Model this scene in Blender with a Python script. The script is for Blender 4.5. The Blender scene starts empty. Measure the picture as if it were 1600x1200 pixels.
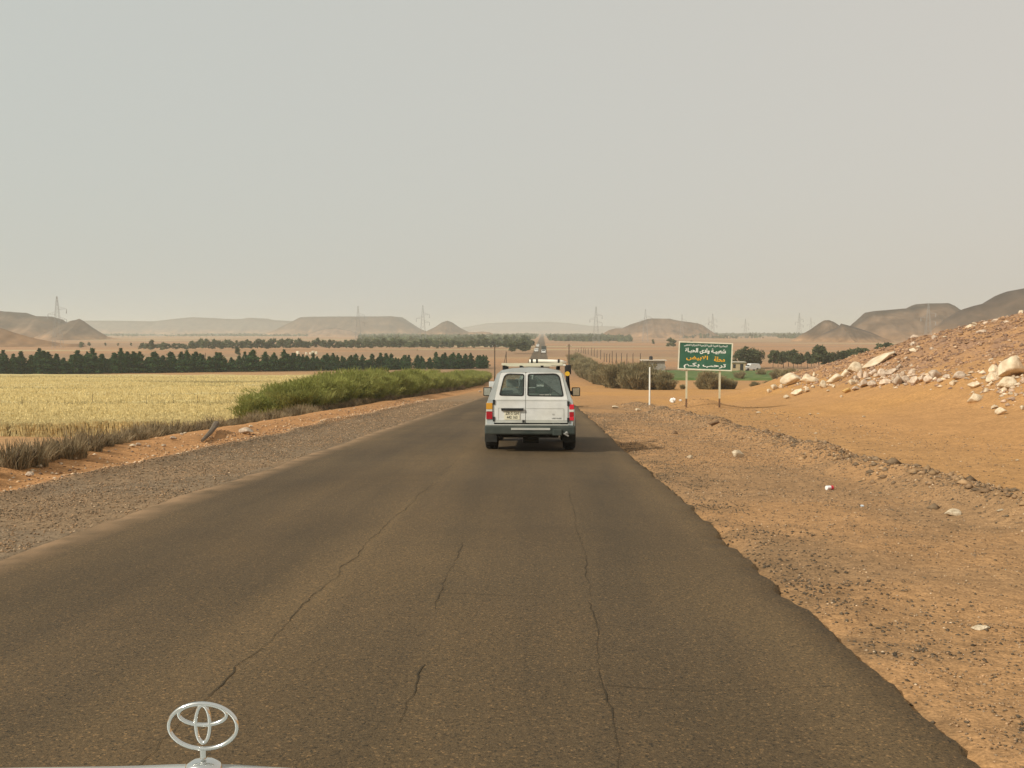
import bpy, bmesh, math, random
import numpy as np
from mathutils import Vector, Matrix, Euler
from mathutils.geometry import tessellate_polygon

S = bpy.context.scene
COL = S.collection
R = math.radians
rnd = random.Random(7)
rng = np.random.default_rng(11)

# ------------------------------------------------------------------ camera
CAM_Z = 1.6
FPX = 1557.0                     # focal length in photo pixels (1600 wide)
VPX, VPY = 848.0, 518.0          # where level +Y meets the picture
cam_d = bpy.data.cameras.new("camera")
cam = bpy.data.objects.new("camera", cam_d)
COL.objects.link(cam)
cam_d.sensor_width = 36.0
cam_d.lens = 36.0 * FPX / 1600.0
cam_d.clip_start = 0.05
cam_d.clip_end = 40000.0
pitch = math.atan((600 - VPY) / FPX)
yaw = math.atan((VPX - 800) / FPX)
cam.location = (0, 0, CAM_Z)
cam.rotation_euler = (math.pi / 2 - pitch, 0, yaw)
S.camera = cam
CAMROT = cam.rotation_euler.to_matrix()

# ------------------------------------------------------------------ sky, sun, exposure
SUN_EL = R(37)
SH = Vector((0.86, 0.51, 0)).normalized()        # ground direction the shadows fall in
w = bpy.data.worlds.new("World")
S.world = w
w.use_nodes = True
nt = w.node_tree
bg = nt.nodes["Background"]
sky = nt.nodes.new("ShaderNodeTexSky")
sky.sky_type = 'NISHITA'
sky.sun_disc = False
sky.sun_elevation = SUN_EL
sky.sun_rotation = math.atan2(-SH.x, -SH.y)
sky.dust_density = 6.0
sky.air_density = 1.0
sky.ozone_density = 1.0
mixn = nt.nodes.new("ShaderNodeMix")
mixn.data_type = 'RGBA'
mixn.inputs[0].default_value = 0.86
nt.links.new(sky.outputs[0], mixn.inputs[6])
# dust veil over the whole sky, cooler on one side of the valley and warmer on the other
wtc = nt.nodes.new("ShaderNodeTexCoord")
wsep = nt.nodes.new("ShaderNodeSeparateXYZ")
nt.links.new(wtc.outputs["Generated"], wsep.inputs[0])
wmr = nt.nodes.new("ShaderNodeMapRange"); wmr.interpolation_type = 'SMOOTHSTEP'
wmr.inputs[1].default_value = -1.0; wmr.inputs[2].default_value = 1.0
nt.links.new(wsep.outputs[0], wmr.inputs[0])
veil = nt.nodes.new("ShaderNodeMix"); veil.data_type = 'RGBA'
veil.inputs[6].default_value = (5.85, 6.2, 5.8, 1); veil.inputs[7].default_value = (7.0, 6.5, 5.75, 1)
nt.links.new(wmr.outputs[0], veil.inputs[0])
nt.links.new(veil.outputs[2], mixn.inputs[7])
nt.links.new(mixn.outputs[2], bg.inputs[0])
bg.inputs[1].default_value = 0.1

sun_d = bpy.data.lights.new("sun", 'SUN')
sun_d.energy = 4.0
sun_d.angle = R(1.6)
sun_d.color = (1.0, 0.945, 0.84)
sun = bpy.data.objects.new("sun", sun_d)
COL.objects.link(sun)
dvec = Vector((SH.x * math.cos(SUN_EL), SH.y * math.cos(SUN_EL), -math.sin(SUN_EL)))
sun.rotation_euler = dvec.to_track_quat('-Z', 'Y').to_euler()
sun.location = (-60, -30, 60)

vs = S.view_settings
vs.view_transform = 'Standard'
vs.look = 'None'
vs.gamma = 1.0
vs.exposure = 0.0
vs.use_curve_mapping = False
S.cycles.use_denoising = True
S.cycles.max_bounces = 6
S.cycles.volume_bounces = 2
S.cycles.transparent_max_bounces = 12

# ------------------------------------------------------------------ helpers
def tag(o, label=None, cat=None, group=None, kind=None):
    if label: o["label"] = label
    if cat: o["category"] = cat
    if group: o["group"] = group
    if kind: o["kind"] = kind
    return o

def empty(name, loc=(0, 0, 0), rot=(0, 0, 0), parent=None):
    o = bpy.data.objects.new(name, None)
    o.empty_display_size = 0.2
    COL.objects.link(o)
    o.location = loc
    o.rotation_euler = rot
    if parent: o.parent = parent
    return o

def link_mesh(name, me, mats, parent=None, smooth=False):
    o = bpy.data.objects.new(name, me)
    if me.materials is not None and len(me.materials) == 0:
        for m in (mats if isinstance(mats, (list, tuple)) else [mats]):
            me.materials.append(m)
    COL.objects.link(o)
    if parent: o.parent = parent
    if smooth:
        me.polygons.foreach_set("use_smooth", [True] * len(me.polygons))
    return o

def mesh_np(name, V, F):
    """V (n,3) array, F (m,k) array of equal-sided faces."""
    V = np.asarray(V, dtype=np.float32)
    F = np.asarray(F, dtype=np.int32)
    me = bpy.data.meshes.new(name)
    m, k = F.shape
    me.vertices.add(len(V))
    me.vertices.foreach_set("co", V.ravel())
    me.loops.add(m * k)
    me.loops.foreach_set("vertex_index", F.ravel())
    me.polygons.add(m)
    me.polygons.foreach_set("loop_start", np.arange(0, m * k, k, dtype=np.int32))
    me.update(calc_edges=True)
    return me

def set_col(me, cols):
    ca = me.color_attributes.new("Col", 'FLOAT_COLOR', 'POINT')
    c = np.ones((len(me.vertices), 4), dtype=np.float32)
    c[:, :3] = cols
    ca.data.foreach_set("color", c.ravel())

def grid_faces(nx, ny):
    i = np.arange(nx - 1)[None, :]
    j = np.arange(ny - 1)[:, None]
    a = (j * nx + i).ravel()
    return np.stack([a, a + 1, a + nx + 1, a + nx], 1)

class MB:
    def __init__(self): self.v = []; self.f = []
    def add(self, verts, faces):
        b = len(self.v)
        self.v += [tuple(p) for p in verts]
        self.f += [tuple(b + i for i in f) for f in faces]
        return self
    def box(self, x0, x1, y0, y1, z0, z1):
        v = [(x, y, z) for z in (z0, z1) for y in (y0, y1) for x in (x0, x1)]
        return self.add(v, [(0, 2, 3, 1), (4, 5, 7, 6), (0, 1, 5, 4), (2, 6, 7, 3), (0, 4, 6, 2), (1, 3, 7, 5)])
    def tube(self, p0, p1, r0, r1=None, n=8, caps=True):
        r1 = r0 if r1 is None else r1
        p0, p1 = Vector(p0), Vector(p1)
        d = (p1 - p0).normalized()
        a = d.orthogonal().normalized(); b = d.cross(a)
        vs_ = []
        for p, r in ((p0, r0), (p1, r1)):
            for k in range(n):
                t = 2 * math.pi * k / n
                vs_.append(p + (a * math.cos(t) + b * math.sin(t)) * r)
        fs = [(k, (k + 1) % n, n + (k + 1) % n, n + k) for k in range(n)]
        if caps: fs += [tuple(reversed(range(n))), tuple(range(n, 2 * n))]
        return self.add(vs_, fs)
    def path(self, pts, r, n=8, closed=False):
        pts = [Vector(p) for p in pts]
        m = len(pts); rings = []
        up = None
        for i, p in enumerate(pts):
            if closed: d = pts[(i + 1) % m] - pts[i - 1]
            else: d = pts[min(i + 1, m - 1)] - pts[max(i - 1, 0)]
            d.normalize()
            if up is None: up = d.orthogonal().normalized()
            up = (up - d * up.dot(d)).normalized()
            b = d.cross(up)
            rr = r(i / (m - 1)) if callable(r) else r
            rings.append([p + (up * math.cos(2 * math.pi * k / n) + b * math.sin(2 * math.pi * k / n)) * rr for k in range(n)])
        vs_ = [q for rg in rings for q in rg]
        fs = []
        for i in range(m if closed else m - 1):
            j = (i + 1) % m
            for k in range(n):
                fs.append((i * n + k, i * n + (k + 1) % n, j * n + (k + 1) % n, j * n + k))
        if not closed:
            fs += [tuple(reversed(range(n))), tuple(range((m - 1) * n, m * n))]
        return self.add(vs_, fs)
    def lathe_x(self, prof, cx, cy, cz, n=24):
        """prof: (x offset, radius) list, axis along x."""
        m = len(prof)
        vs_ = [(cx + px, cy + r * math.cos(2 * math.pi * k / n), cz + r * math.sin(2 * math.pi * k / n)) for px, r in prof for k in range(n)]
        fs = [(i * n + k, i * n + (k + 1) % n, (i + 1) * n + (k + 1) % n, (i + 1) * n + k) for i in range(m - 1) for k in range(n)]
        fs += [tuple(reversed(range(n))), tuple(range((m - 1) * n, m * n))]
        return self.add(vs_, fs)
    def build(self, name, mat, parent=None, smooth=False, bevel=0.0):
        me = bpy.data.meshes.new(name)
        me.from_pydata(self.v, [], self.f)
        if bevel or True:
            bm = bmesh.new(); bm.from_mesh(me)
            bmesh.ops.recalc_face_normals(bm, faces=bm.faces)
            if bevel:
                bmesh.ops.bevel(bm, geom=list(bm.edges), offset=bevel, segments=2, affect='EDGES', profile=0.6)
            bm.to_mesh(me); bm.free()
        return link_mesh(name, me, mat, parent, smooth)

def rough_poly(pts, rad, seg=4):
    """round the corners of a 2-D polygon"""
    out = []
    n = len(pts)
    for i in range(n):
        p0, p1, p2 = Vector(pts[i - 1]), Vector(pts[i]), Vector(pts[(i + 1) % n])
        a = (p0 - p1); b = (p2 - p1)
        r = rad[i] if isinstance(rad, (list, tuple)) else rad
        ra = min(r, a.length * .45, b.length * .45)
        if ra < 1e-4:
            out.append(tuple(p1)); continue
        A = p1 + a.normalized() * ra; B = p1 + b.normalized() * ra
        for k in range(seg + 1):
            t = k / seg
            q = A * (1 - t) ** 2 + p1 * 2 * t * (1 - t) + B * t * t
            out.append(tuple(q))
    return out

def plate(mb, outer, holes, yfun, thick):
    """a plate in the x-z plane, y from yfun(x,z), facing -y, thickness into +y"""
    loops = [outer] + holes
    flat = [p for lp in loops for p in lp]
    tris = tessellate_polygon([[Vector((p[0], p[1], 0)) for p in lp] for lp in loops])
    n = len(flat)
    V = [(x, yfun(x, z), z) for x, z in flat] + [(x, yfun(x, z) + thick, z) for x, z in flat]
    Fc = [tuple(t) for t in tris] + [tuple(n + i for i in reversed(t)) for t in tris]
    b = 0
    for lp in loops:
        m = len(lp)
        for k in range(m):
            Fc.append((b + k, b + (k + 1) % m, n + b + (k + 1) % m, n + b + k))
        b += m
    mb.add(V, Fc)
    return mb

# ---- numpy value noise
def _h(ix, iy, seed):
    n = (ix.astype(np.int64) * 374761393 + iy.astype(np.int64) * 668265263 + seed * 974711) & 0x7fffffff
    n = ((n ^ (n >> 13)) * 1274126177) & 0x7fffffff
    n = n ^ (n >> 16)
    return (n & 0xffff) / 65535.0

def vnoise(x, y, seed=0):
    x = np.asarray(x, float); y = np.asarray(y, float)
    xi = np.floor(x); yi = np.floor(y)
    fx = x - xi; fy = y - yi
    fx = fx * fx * (3 - 2 * fx); fy = fy * fy * (3 - 2 * fy)
    a = _h(xi, yi, seed); b = _h(xi + 1, yi, seed); c = _h(xi, yi + 1, seed); d = _h(xi + 1, yi + 1, seed)
    return (a + (b - a) * fx) * (1 - fy) + (c + (d - c) * fx) * fy

def fbm(x, y, oct=4, seed=0):
    t = 0; a = .5; s = 0
    for k in range(oct):
        t = t + a * vnoise(np.asarray(x) * 2 ** k + 17.3 * k, np.asarray(y) * 2 ** k - 9.1 * k, seed + k); s += a; a *= .5
    return t / s

def sstep(a, b, x):
    t = np.clip((np.asarray(x, float) - a) / (b - a), 0, 1)
    return t * t * (3 - 2 * t)

# ---- materials
MATS = {}
def mat(name, base=(.5, .5, .5), rough=.8, metal=0.0, spec=0.3, emit=None):
    if name in MATS: return MATS[name]
    m = bpy.data.materials.new(name); m.use_nodes = True
    b = m.node_tree.nodes["Principled BSDF"]
    b.inputs["Base Color"].default_value = (*base, 1)
    b.inputs["Roughness"].default_value = rough
    b.inputs["Metallic"].default_value = metal
    b.inputs["Specular IOR Level"].default_value = spec
    MATS[name] = m
    return m

def noise_mat(name, c1, c2, scale=5.0, detail=4.0, rough=.85, bump=0.0, bscale=None, attr=None, spec=.2, p=(.3, .7), metal=0.0, objrand=0.0, layers=()):
    """colour ramps between c1 and c2 over noise (object space); attr multiplies a colour attribute;
       layers: (scale, lo, hi) extra multiply noises"""
    m = mat(name, c1, rough, metal, spec)
    t = m.node_tree; N = t.nodes; L = t.links
    b = N["Principled BSDF"]
    tc = N.new("ShaderNodeTexCoord")
    nz = N.new("ShaderNodeTexNoise"); nz.inputs["Scale"].default_value = scale; nz.inputs["Detail"].default_value = detail
    L.new(tc.outputs["Object"], nz.inputs["Vector"])
    mr = N.new("ShaderNodeMapRange"); mr.inputs[1].default_value = p[0]; mr.inputs[2].default_value = p[1]
    L.new(nz.outputs[0], mr.inputs[0])
    mx = N.new("ShaderNodeMix"); mx.data_type = 'RGBA'
    mx.inputs[6].default_value = (*c1, 1); mx.inputs[7].default_value = (*c2, 1)
    L.new(mr.outputs[0], mx.inputs[0])
    out = mx.outputs[2]
    def mul(a, bsock=None, val=None):
        q = N.new("ShaderNodeMix"); q.data_type = 'RGBA'; q.blend_type = 'MULTIPLY'; q.inputs[0].default_value = 1
        L.new(a, q.inputs[6]); L.new(bsock, q.inputs[7]); return q.outputs[2]
    if attr:
        at_ = N.new("ShaderNodeVertexColor"); at_.layer_name = attr
        out = mul(out, at_.outputs[0])
    for (sc, lo, hi) in layers:
        n2 = N.new("ShaderNodeTexNoise"); n2.inputs["Scale"].default_value = sc; n2.inputs["Detail"].default_value = 3
        L.new(tc.outputs["Object"], n2.inputs["Vector"])
        r2 = N.new("ShaderNodeMapRange"); r2.inputs[1].default_value = .32; r2.inputs[2].default_value = .68
        r2.inputs[3].default_value = lo; r2.inputs[4].default_value = hi
        L.new(n2.outputs[0], r2.inputs[0])
        out = mul(out, r2.outputs[0])
    if objrand:
        oi = N.new("ShaderNodeObjectInfo")
        r3 = N.new("ShaderNodeMapRange"); r3.inputs[3].default_value = 1 - objrand; r3.inputs[4].default_value = 1 + objrand
        L.new(oi.outputs["Random"], r3.inputs[0])
        out = mul(out, r3.outputs[0])
    L.new(out, b.inputs["Base Color"])
    if bump:
        bn = N.new("ShaderNodeTexNoise"); bn.inputs["Scale"].default_value = bscale or scale * 4; bn.inputs["Detail"].default_value = 4
        L.new(tc.outputs["Object"], bn.inputs["Vector"])
        bp = N.new("ShaderNodeBump"); bp.inputs["Strength"].default_value = bump; bp.inputs["Distance"].default_value = 0.05
        L.new(bn.outputs[0], bp.inputs["Height"]); L.new(bp.outputs[0], b.inputs["Normal"])
    return m

# ------------------------------------------------------------------ the lie of the land
FLOOR = -8.0
RXL, RXR = -4.72, 1.78           # road edges

def softdrop(y, z0, slope, floor, s=.6):
    v = (z0 + slope * np.asarray(y, float) - floor) / s
    return floor + s * np.where(v > 30, v, np.log1p(np.exp(np.minimum(v, 30))))

def zroad(y): return softdrop(y, 0.0, -0.045, FLOOR)
def zfield(y): return softdrop(y, -1.36, -0.0321, FLOOR, .4)

def hill_rise(x):
    return np.interp(x, [0, 10.5, 13, 15, 17, 19.3, 22, 24.8, 29, 34, 45, 70, 110], [0, 0, .2, .55, 1.25, 2.15, 3.15, 4.0, 5.15, 6.45, 8.2, 9.5, 9.5])

def ground(x, y, fine=True):
    x = np.asarray(x, float); y = np.asarray(y, float)
    z = zroad(y)
    # left: down to the wheat field behind the brush line
    k = sstep(-10.6, -14.5, x)
    z = z * (1 - k) + zfield(y) * k
    z = z + .22 * np.exp(-((x + 8.7) / .8) ** 2) * sstep(160, 60, y)
    # shoulders lie a little under the asphalt
    inside = sstep(RXL - .15, RXL + .1, x) * sstep(RXR + .15, RXR - .1, x)
    z = z - .035 - .06 * inside
    # right: sandy rocky hill
    g = sstep(97, 69, y)
    xs = x + (fbm(x * .16, y * .16, 3, 5) - .5) * 2.0 * sstep(10, 16, x)
    rise = hill_rise(xs)
    z = z + rise * g
    rock = sstep(1.6, 3.2, rise) * g
    z = z + rock * (fbm(x * .7, y * .7, 4, 21) - .5) * .7
    # windrow of scraped gravel on the right shoulder
    amp = .27 * (.45 + 1.1 * fbm(x * .1, y * .45, 3, 3)) * sstep(75, 40, y)
    cx = 5.65 + (fbm(y * .16, y * 0 + 3, 2, 8) - .5) * 1.1
    z = z + amp * np.exp(-((x - cx) / .5) ** 2)
    z = z + .45 * np.exp(-((x - 8.3) / 1.3) ** 2 - ((y - 52.5) / 2.2) ** 2)      # mound at the sign
    # left scraped lip
    cl = -7.25 + (fbm(y * .2, y * 0 + 9, 2, 18) - .5) * .7
    z = z + .09 * np.exp(-((x - cl) / .22) ** 2) * sstep(90, 40, y)
    # general unevenness
    offroad = 1 - sstep(RXL - .5, RXL + .2, x) * sstep(RXR + .5, RXR - .2, x)
    near = sstep(260, 120, y)
    z = z + offroad * near * ((fbm(x * .5, y * .5, 3, 31) - .5) * .10)
    if fine:
        z = z + offroad * sstep(60, 25, y) * (fbm(x * 3.1, y * 3.1, 3, 41) - .5) * .05
    # far plain: long low swells
    far = sstep(300, 900, np.hypot(x, y))
    z = z + far * (fbm(x * .004, y * .004, 3, 51) - .5) * 2.0 * sstep(20, 120, np.abs(x + 1.5))
    return z

def ray(px, py):
    d = CAMROT @ Vector(((px - 800) / FPX, (600 - py) / FPX, -1))
    return d / d.y          # y component 1

def at(px, py, ymax=7000):
    """ground point seen at a photo pixel"""
    d = ray(px, py)
    ys = np.concatenate([np.arange(2, 120, .05), np.arange(120, 900, .5), np.arange(900, ymax, 10)])
    hz = ground(d.x * ys, ys, False)
    rz = CAM_Z + d.z * ys
    i = int(np.argmax(rz <= hz))
    if i == 0: i = len(ys) - 1
    y = float(ys[i])
    return Vector((d.x * y, y, float(hz[i])))

def on(px, y, dz=0.0):
    """ground point at forward distance y below picture column px"""
    d = ray(px, 560)
    x = d.x * y
    return Vector((x, y, float(ground(x, y, False)) + dz))

def gz(x, y): return float(ground(x, y, False))

# ------------------------------------------------------------------ ground sheet
def stretch(vals): return np.array(sorted(set(np.round(vals, 4))))
xs_ = [0.0]
def axis(start, stop, step0, grow, cap=1e9):
    out = [start]; s = step0; sg = 1 if stop > start else -1
    while (stop - out[-1]) * sg > 0:
        out.append(out[-1] + sg * s); s = min(s * grow, cap)
    return out
X = np.array(sorted(set(list(np.arange(-12, 16, .13)) + axis(16, 7000, .16, 1.045)[1:] + axis(-12, -7000, .14, 1.055)[1:])))
Y = np.array(sorted(set(list(np.arange(3, 30, .14)) + axis(30, 7000, .15, 1.0145, 60)[1:] + axis(3, -400, .3, 1.2)[1:])))
GX, GY = np.meshgrid(X, Y)
GZ = ground(GX, GY)

def lerp(a, b, k): return a * (1 - k[..., None]) + b * k[..., None]
def C(*c): return np.array(c, float)

def ground_colour(x, y):
    n1 = fbm(x * .35, y * .35, 4, 61); n2 = fbm(x * .09, y * .09, 3, 62); n3 = fbm(x * 1.7, y * 1.7, 3, 63)
    sand = C(.455, .245, .088); sand2 = C(.43, .235, .096)
    col = lerp(sand[None, None] * np.ones(x.shape + (1,)), sand2, sstep(.35, .65, n2))
    # right shoulder
    kr = sstep(RXR - .2, RXR + .1, x) * sstep(6.5, 5.6, x + (n1 - .5) * 1.4) * sstep(95, 45, y)
    col = lerp(col, C(.37, .212, .098), kr)
    col = lerp(col, C(.26, .165, .088), kr * sstep(.48, .66, n1) * .6)
    # stony flat between windrow and hill
    kf = sstep(5.5, 6.5, x) * sstep(11, 8.2, x + (n2 - .5) * 3) * sstep(60, 40, y)
    col = lerp(col, C(.40, .225, .095), kf * .8)
    # crumbled asphalt by the edge
    ke = sstep(RXR - .1, RXR + .05, x) * sstep(RXR + 1.5, RXR + .05, x + (n3 - .5) * 1.6) * sstep(.42, .62, n3)
    col = lerp(col, C(.11, .082, .05), ke * .5 * sstep(70, 30, y))
    # left shoulder: grey-brown gravel, then orange verge
    kl = sstep(RXL + .2, RXL - .1, x) * sstep(-7.9, -7.1, x + (n1 - .5) * .9)
    col = lerp(col, C(.215, .155, .098), kl * (1 - .12 * sstep(.5, .65, n1)) * sstep(140, 50, y))
    kv = sstep(-7.1, -7.6, x) * sstep(-11, -10, x)
    col = lerp(col, C(.44, .23, .098), kv)
    # hill rock
    rise = hill_rise(x) * sstep(97, 69, y)
    thr = np.interp(y, [36, 56], [2.1, 1.25])
    rk = sstep(thr, thr + 1.1, rise + (n1 - .5) * 1.8)
    rcol = lerp(C(.40, .225, .11)[None, None] * np.ones(x.shape + (1,)), C(.30, .18, .115), sstep(.4, .62, n3))
    col = lerp(col, rcol, rk * .85)
    # field floor
    kfld = sstep(-11, -14, x) * sstep(250, 215, y)
    col = lerp(col, C(.42, .245, .115), kfld)
    # far plain
    d = np.hypot(x, y)
    far = sstep(130, 240, d)
    m = fbm(x * .006, y * .02, 4, 71)
    plain = lerp(C(.37, .205, .105)[None, None] * np.ones(x.shape + (1,)), C(.30, .185, .105), sstep(.4, .62, m))
    plain = lerp(plain, C(.42, .33, .18), sstep(.62, .70, fbm(x * .004, y * .03, 3, 77)) * sstep(300, 500, d))
    col = lerp(col, plain, far * (1 - kfld))
    # dusty scrub far off
    col = lerp(col, C(.13, .12, .07), sstep(1500, 2600, d) * sstep(.45, .6, fbm(x * .002, y * .006, 3, 79)) * .8)
    return col

me = mesh_np("ground", np.stack([GX, GY, GZ], -1).reshape(-1, 3), grid_faces(len(X), len(Y)))
set_col(me, ground_colour(GX, GY).reshape(-1, 3))
M_ground = noise_mat("sandy_ground", (.78, .78, .78), (1.22, 1.2, 1.16), scale=9, detail=6, rough=.95, bump=.5, bscale=22, attr="Col", spec=.1,
                     layers=((55, .72, 1.2), (1.1, .92, 1.08)))
g = link_mesh("ground", me, M_ground, smooth=True)
tag(g, kind="structure")

# ------------------------------------------------------------------ road
def road_material():
    m = mat("dusty_asphalt", (.1, .08, .05), .85, 0, .25)
    t = m.node_tree; N = t.nodes; L = t.links; b = N["Principled BSDF"]
    tc = N.new("ShaderNodeTexCoord")
    def noise(sc, det=3, map_scale=None, rough=.55):
        n = N.new("ShaderNodeTexNoise"); n.inputs["Scale"].default_value = sc; n.inputs["Detail"].default_value = det
        n.inputs["Roughness"].default_value = rough
        if map_scale:
            mp = N.new("ShaderNodeMapping"); mp.inputs["Scale"].default_value = map_scale
            L.new(tc.outputs["Object"], mp.inputs[0]); L.new(mp.outputs[0], n.inputs["Vector"])
        else: L.new(tc.outputs["Object"], n.inputs["Vector"])
        return n.outputs[0]
    def rng_(s, a, b_, c=0., d=1.):
        r = N.new("ShaderNodeMapRange"); L.new(s, r.inputs[0])
        for i, v in enumerate((a, b_, c, d)): r.inputs[i + 1].default_value = v
        return r.outputs[0]
    def mix(fac, c1, c2, blend='MIX'):
        q = N.new("ShaderNodeMix"); q.data_type = 'RGBA'; q.blend_type = blend
        for sock, v in ((0, fac), (6, c1), (7, c2)):
            if isinstance(v, (int, float)): q.inputs[sock].default_value = v
            elif isinstance(v, tuple): q.inputs[sock].default_value = (*v, 1)
            else: L.new(v, q.inputs[sock])
        return q.outputs[2]
    # dust lies in long streaks along the road
    streak = rng_(noise(1.0, 4, (1.1, .05, 1)), .35, .65)
    c = mix(streak, (.086, .057, .0275), (.122, .079, .036))
    blot = rng_(noise(.9, 5), .35, .7)
    c = mix(blot, c, mix(1.0, c, (.86, .88, .92), 'MULTIPLY'))
    big = rng_(noise(.22, 3), .35, .65, .86, 1.12)
    c = mix(1.0, c, big, 'MULTIPLY')
    # wheel paths are rubbed dark, dust gathers between and beside them
    xyz0 = N.new("ShaderNodeSeparateXYZ"); L.new(tc.outputs["Object"], xyz0.inputs[0])
    def band(x0, w_):
        a_ = N.new("ShaderNodeMath"); a_.operation = 'SUBTRACT'; L.new(xyz0.outputs[0], a_.inputs[0]); a_.inputs[1].default_value = x0
        b_ = N.new("ShaderNodeMath"); b_.operation = 'ABSOLUTE'; L.new(a_.outputs[0], b_.inputs[0])
        r_ = rng_(b_.outputs[0], w_, 0.0)
        n_ = rng_(noise(1.0, 5, (1.6, .22, 1)), .35, .65, .15, 1.0)
        m_ = N.new("ShaderNodeMath"); m_.operation = 'MULTIPLY'; L.new(r_, m_.inputs[0]); L.new(n_, m_.inputs[1])
        return m_.outputs[0]
    for x0, w_ in ((-1.6, .55), (1.75, .6)):
        c = mix(band(x0, w_), c, (.142, .092, .042))
    for x0, w_ in ((-.75, .55), (.75, .5), (-3.6, .6), (-2.35, .5)):
        c = mix(band(x0, w_), c, mix(1.0, c, (.80, .82, .84), 'MULTIPLY'))
    grain = rng_(noise(48, 5, None, .75), .3, .7, .55, 1.45)
    c = mix(1.0, c, grain, 'MULTIPLY')
    vor = N.new("ShaderNodeTexVoronoi"); vor.inputs["Scale"].default_value = 95
    L.new(tc.outputs["Object"], vor.inputs["Vector"])
    sep = N.new("ShaderNodeSeparateColor"); L.new(vor.outputs["Color"], sep.inputs[0])
    pale = rng_(sep.outputs[0], .90, .97)
    c = mix(pale, c, mix(1.0, c, (1.9, 1.75, 1.6), 'MULTIPLY'))
    dark = rng_(sep.outputs[1], .88, .95)
    c = mix(dark, c, mix(1.0, c, (.5, .55, .6), 'MULTIPLY'))
    # edges: sand blown over the asphalt
    xyz = N.new("ShaderNodeSeparateXYZ"); L.new(tc.outputs["Object"], xyz.inputs[0])
    le = rng_(xyz.outputs[0], RXL + .45, RXL - .1)
    wob = noise(2.2, 4)
    mm = N.new("ShaderNodeMath"); mm.operation = 'MULTIPLY'; L.new(le, mm.inputs[0]); L.new(rng_(wob, .3, .6, .2, 1.3), mm.inputs[1])
    mm.use_clamp = True
    c = mix(mm.outputs[0], c, (.25, .155, .08))
    L.new(c, b.inputs["Base Color"])
    bp = N.new("ShaderNodeBump"); bp.inputs["Strength"].default_value = .55; bp.inputs["Distance"].default_value = .012
    L.new(noise(110, 3), bp.inputs["Height"]); L.new(bp.outputs[0], b.inputs["Normal"])
    return m

def road_edge(y, side):
    y = np.asarray(y, float)
    fade = sstep(160, 60, y)
    if side > 0:
        return RXR + fade * ((fbm(y * .42, y * 0 + 1, 4, 91) - .5) * .15 + (fbm(y * 2.2, y * 0, 4, 93) - .5) * .13 + (fbm(y * 9, y * 0, 2, 94) - .5) * .07)
    return RXL + fade * ((fbm(y * .3, y * 0 + 5, 3, 95) - .5) * .3 + (fbm(y * 2.1, y * 0, 3, 97) - .5) * .1)

RY = np.array(sorted(set(list(np.arange(-60, 2, 2.0)) + list(np.arange(2, 40, .05)) + axis(40, 6800, .12, 1.02, 50)[1:])))
U = np.array([-.012, 0, .04, .1, .2, .3, .4, .5, .6, .7, .8, .9, .96, 1, 1.008])
rx = road_edge(RY, -1)[:, None] * (1 - U) + road_edge(RY, 1)[:, None] * U
rz = zroad(RY)[:, None] + .03 * (1 - (2 * np.clip(U, 0, 1) - 1) ** 2)[None, :] + np.zeros_like(rx)
rz[:, 0] -= .12; rz[:, -1] -= .07
ryy = np.repeat(RY[:, None], len(U), 1)
me = mesh_np("road", np.stack([rx, ryy, rz], -1).reshape(-1, 3), grid_faces(len(U), len(RY)))
road = link_mesh("road", me, road_material())
tag(road, kind="structure")

def ztop(x, y):
    u = (x - RXL) / (RXR - RXL)
    return float(zroad(y)) + .03 * (1 - (2 * min(max(u, 0), 1) - 1) ** 2)

M_crack = noise_mat("crack_shadow", (.036, .027, .015), (.066, .048, .026), scale=3)
def crack(pts, wid, seed):
    """open crack as an uneven dark ribbon just above the asphalt"""
    r = random.Random(seed)
    P = []
    for (x0, y0), (x1, y1) in zip(pts[:-1], pts[1:]):
        n = max(2, int(math.hypot(x1 - x0, y1 - y0) / .09))
        for k in range(n):
            t = k / n
            P.append((x0 + (x1 - x0) * t + r.uniform(-.012, .012), y0 + (y1 - y0) * t + r.uniform(-.012, .012)))
    V = []; Fc = []
    for i, (x, y) in enumerate(P):
        j = min(i + 1, len(P) - 1); h = max(i - 1, 0)
        dx, dy = P[j][0] - P[h][0], P[j][1] - P[h][1]
        l = math.hypot(dx, dy) or 1
        ww = wid * .30 * (.45 + max(0, .5 * math.sin(i * .37 + seed) + r.uniform(-.3, .7))) * .5
        nx, ny = -dy / l * ww, dx / l * ww
        V += [(x - nx, y - ny, ztop(x, y) + .004), (x + nx, y + ny, ztop(x, y) + .004)]
        if i: Fc.append((2 * i - 2, 2 * i - 1, 2 * i + 1, 2 * i))
    mb = MB().add(V, Fc)
    return mb.build("crack", M_crack, road)
def wob(x, y0, y1, step, amp, seed):
    r = random.Random(seed); out = []; y = y0; xx = x
    while y < y1:
        out.append((xx + r.uniform(-amp, amp), y)); y += step * r.uniform(.6, 1.4)
    return out
crack(wob(-1.63, 3.2, 15, .5, .03, 1), .020, 1)
crack(wob(-1.62, 15.5, 22, .7, .03, 2), .018, 2)
crack(wob(.32, 3.6, 7.0, .5, .02, 3), .015, 3)
crack(wob(.36, 7.1, 14.5, .6, .02, 4), .014, 4)
crack(wob(-.66, 4.4, 5.6, .4, .03, 5), .02, 5)
crack(wob(-.74, 6.6, 9.6, .5, .02, 6), .016, 6)
crack([(-.75, 7.12), (-.2, 7.05), (.31, 7.12)], .016, 7)
crack([(.33, 5.0), (.8, 4.95), (1.6, 5.1)], .012, 8)
crack([(.36, 10.2), (-.1, 10.3)], .014, 9)
crack([(1.35, 6.4), (1.75, 6.35)], .015, 11)
crack(wob(-3.1, 7.0, 11, .8, .06, 12), .006, 12)

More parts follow.
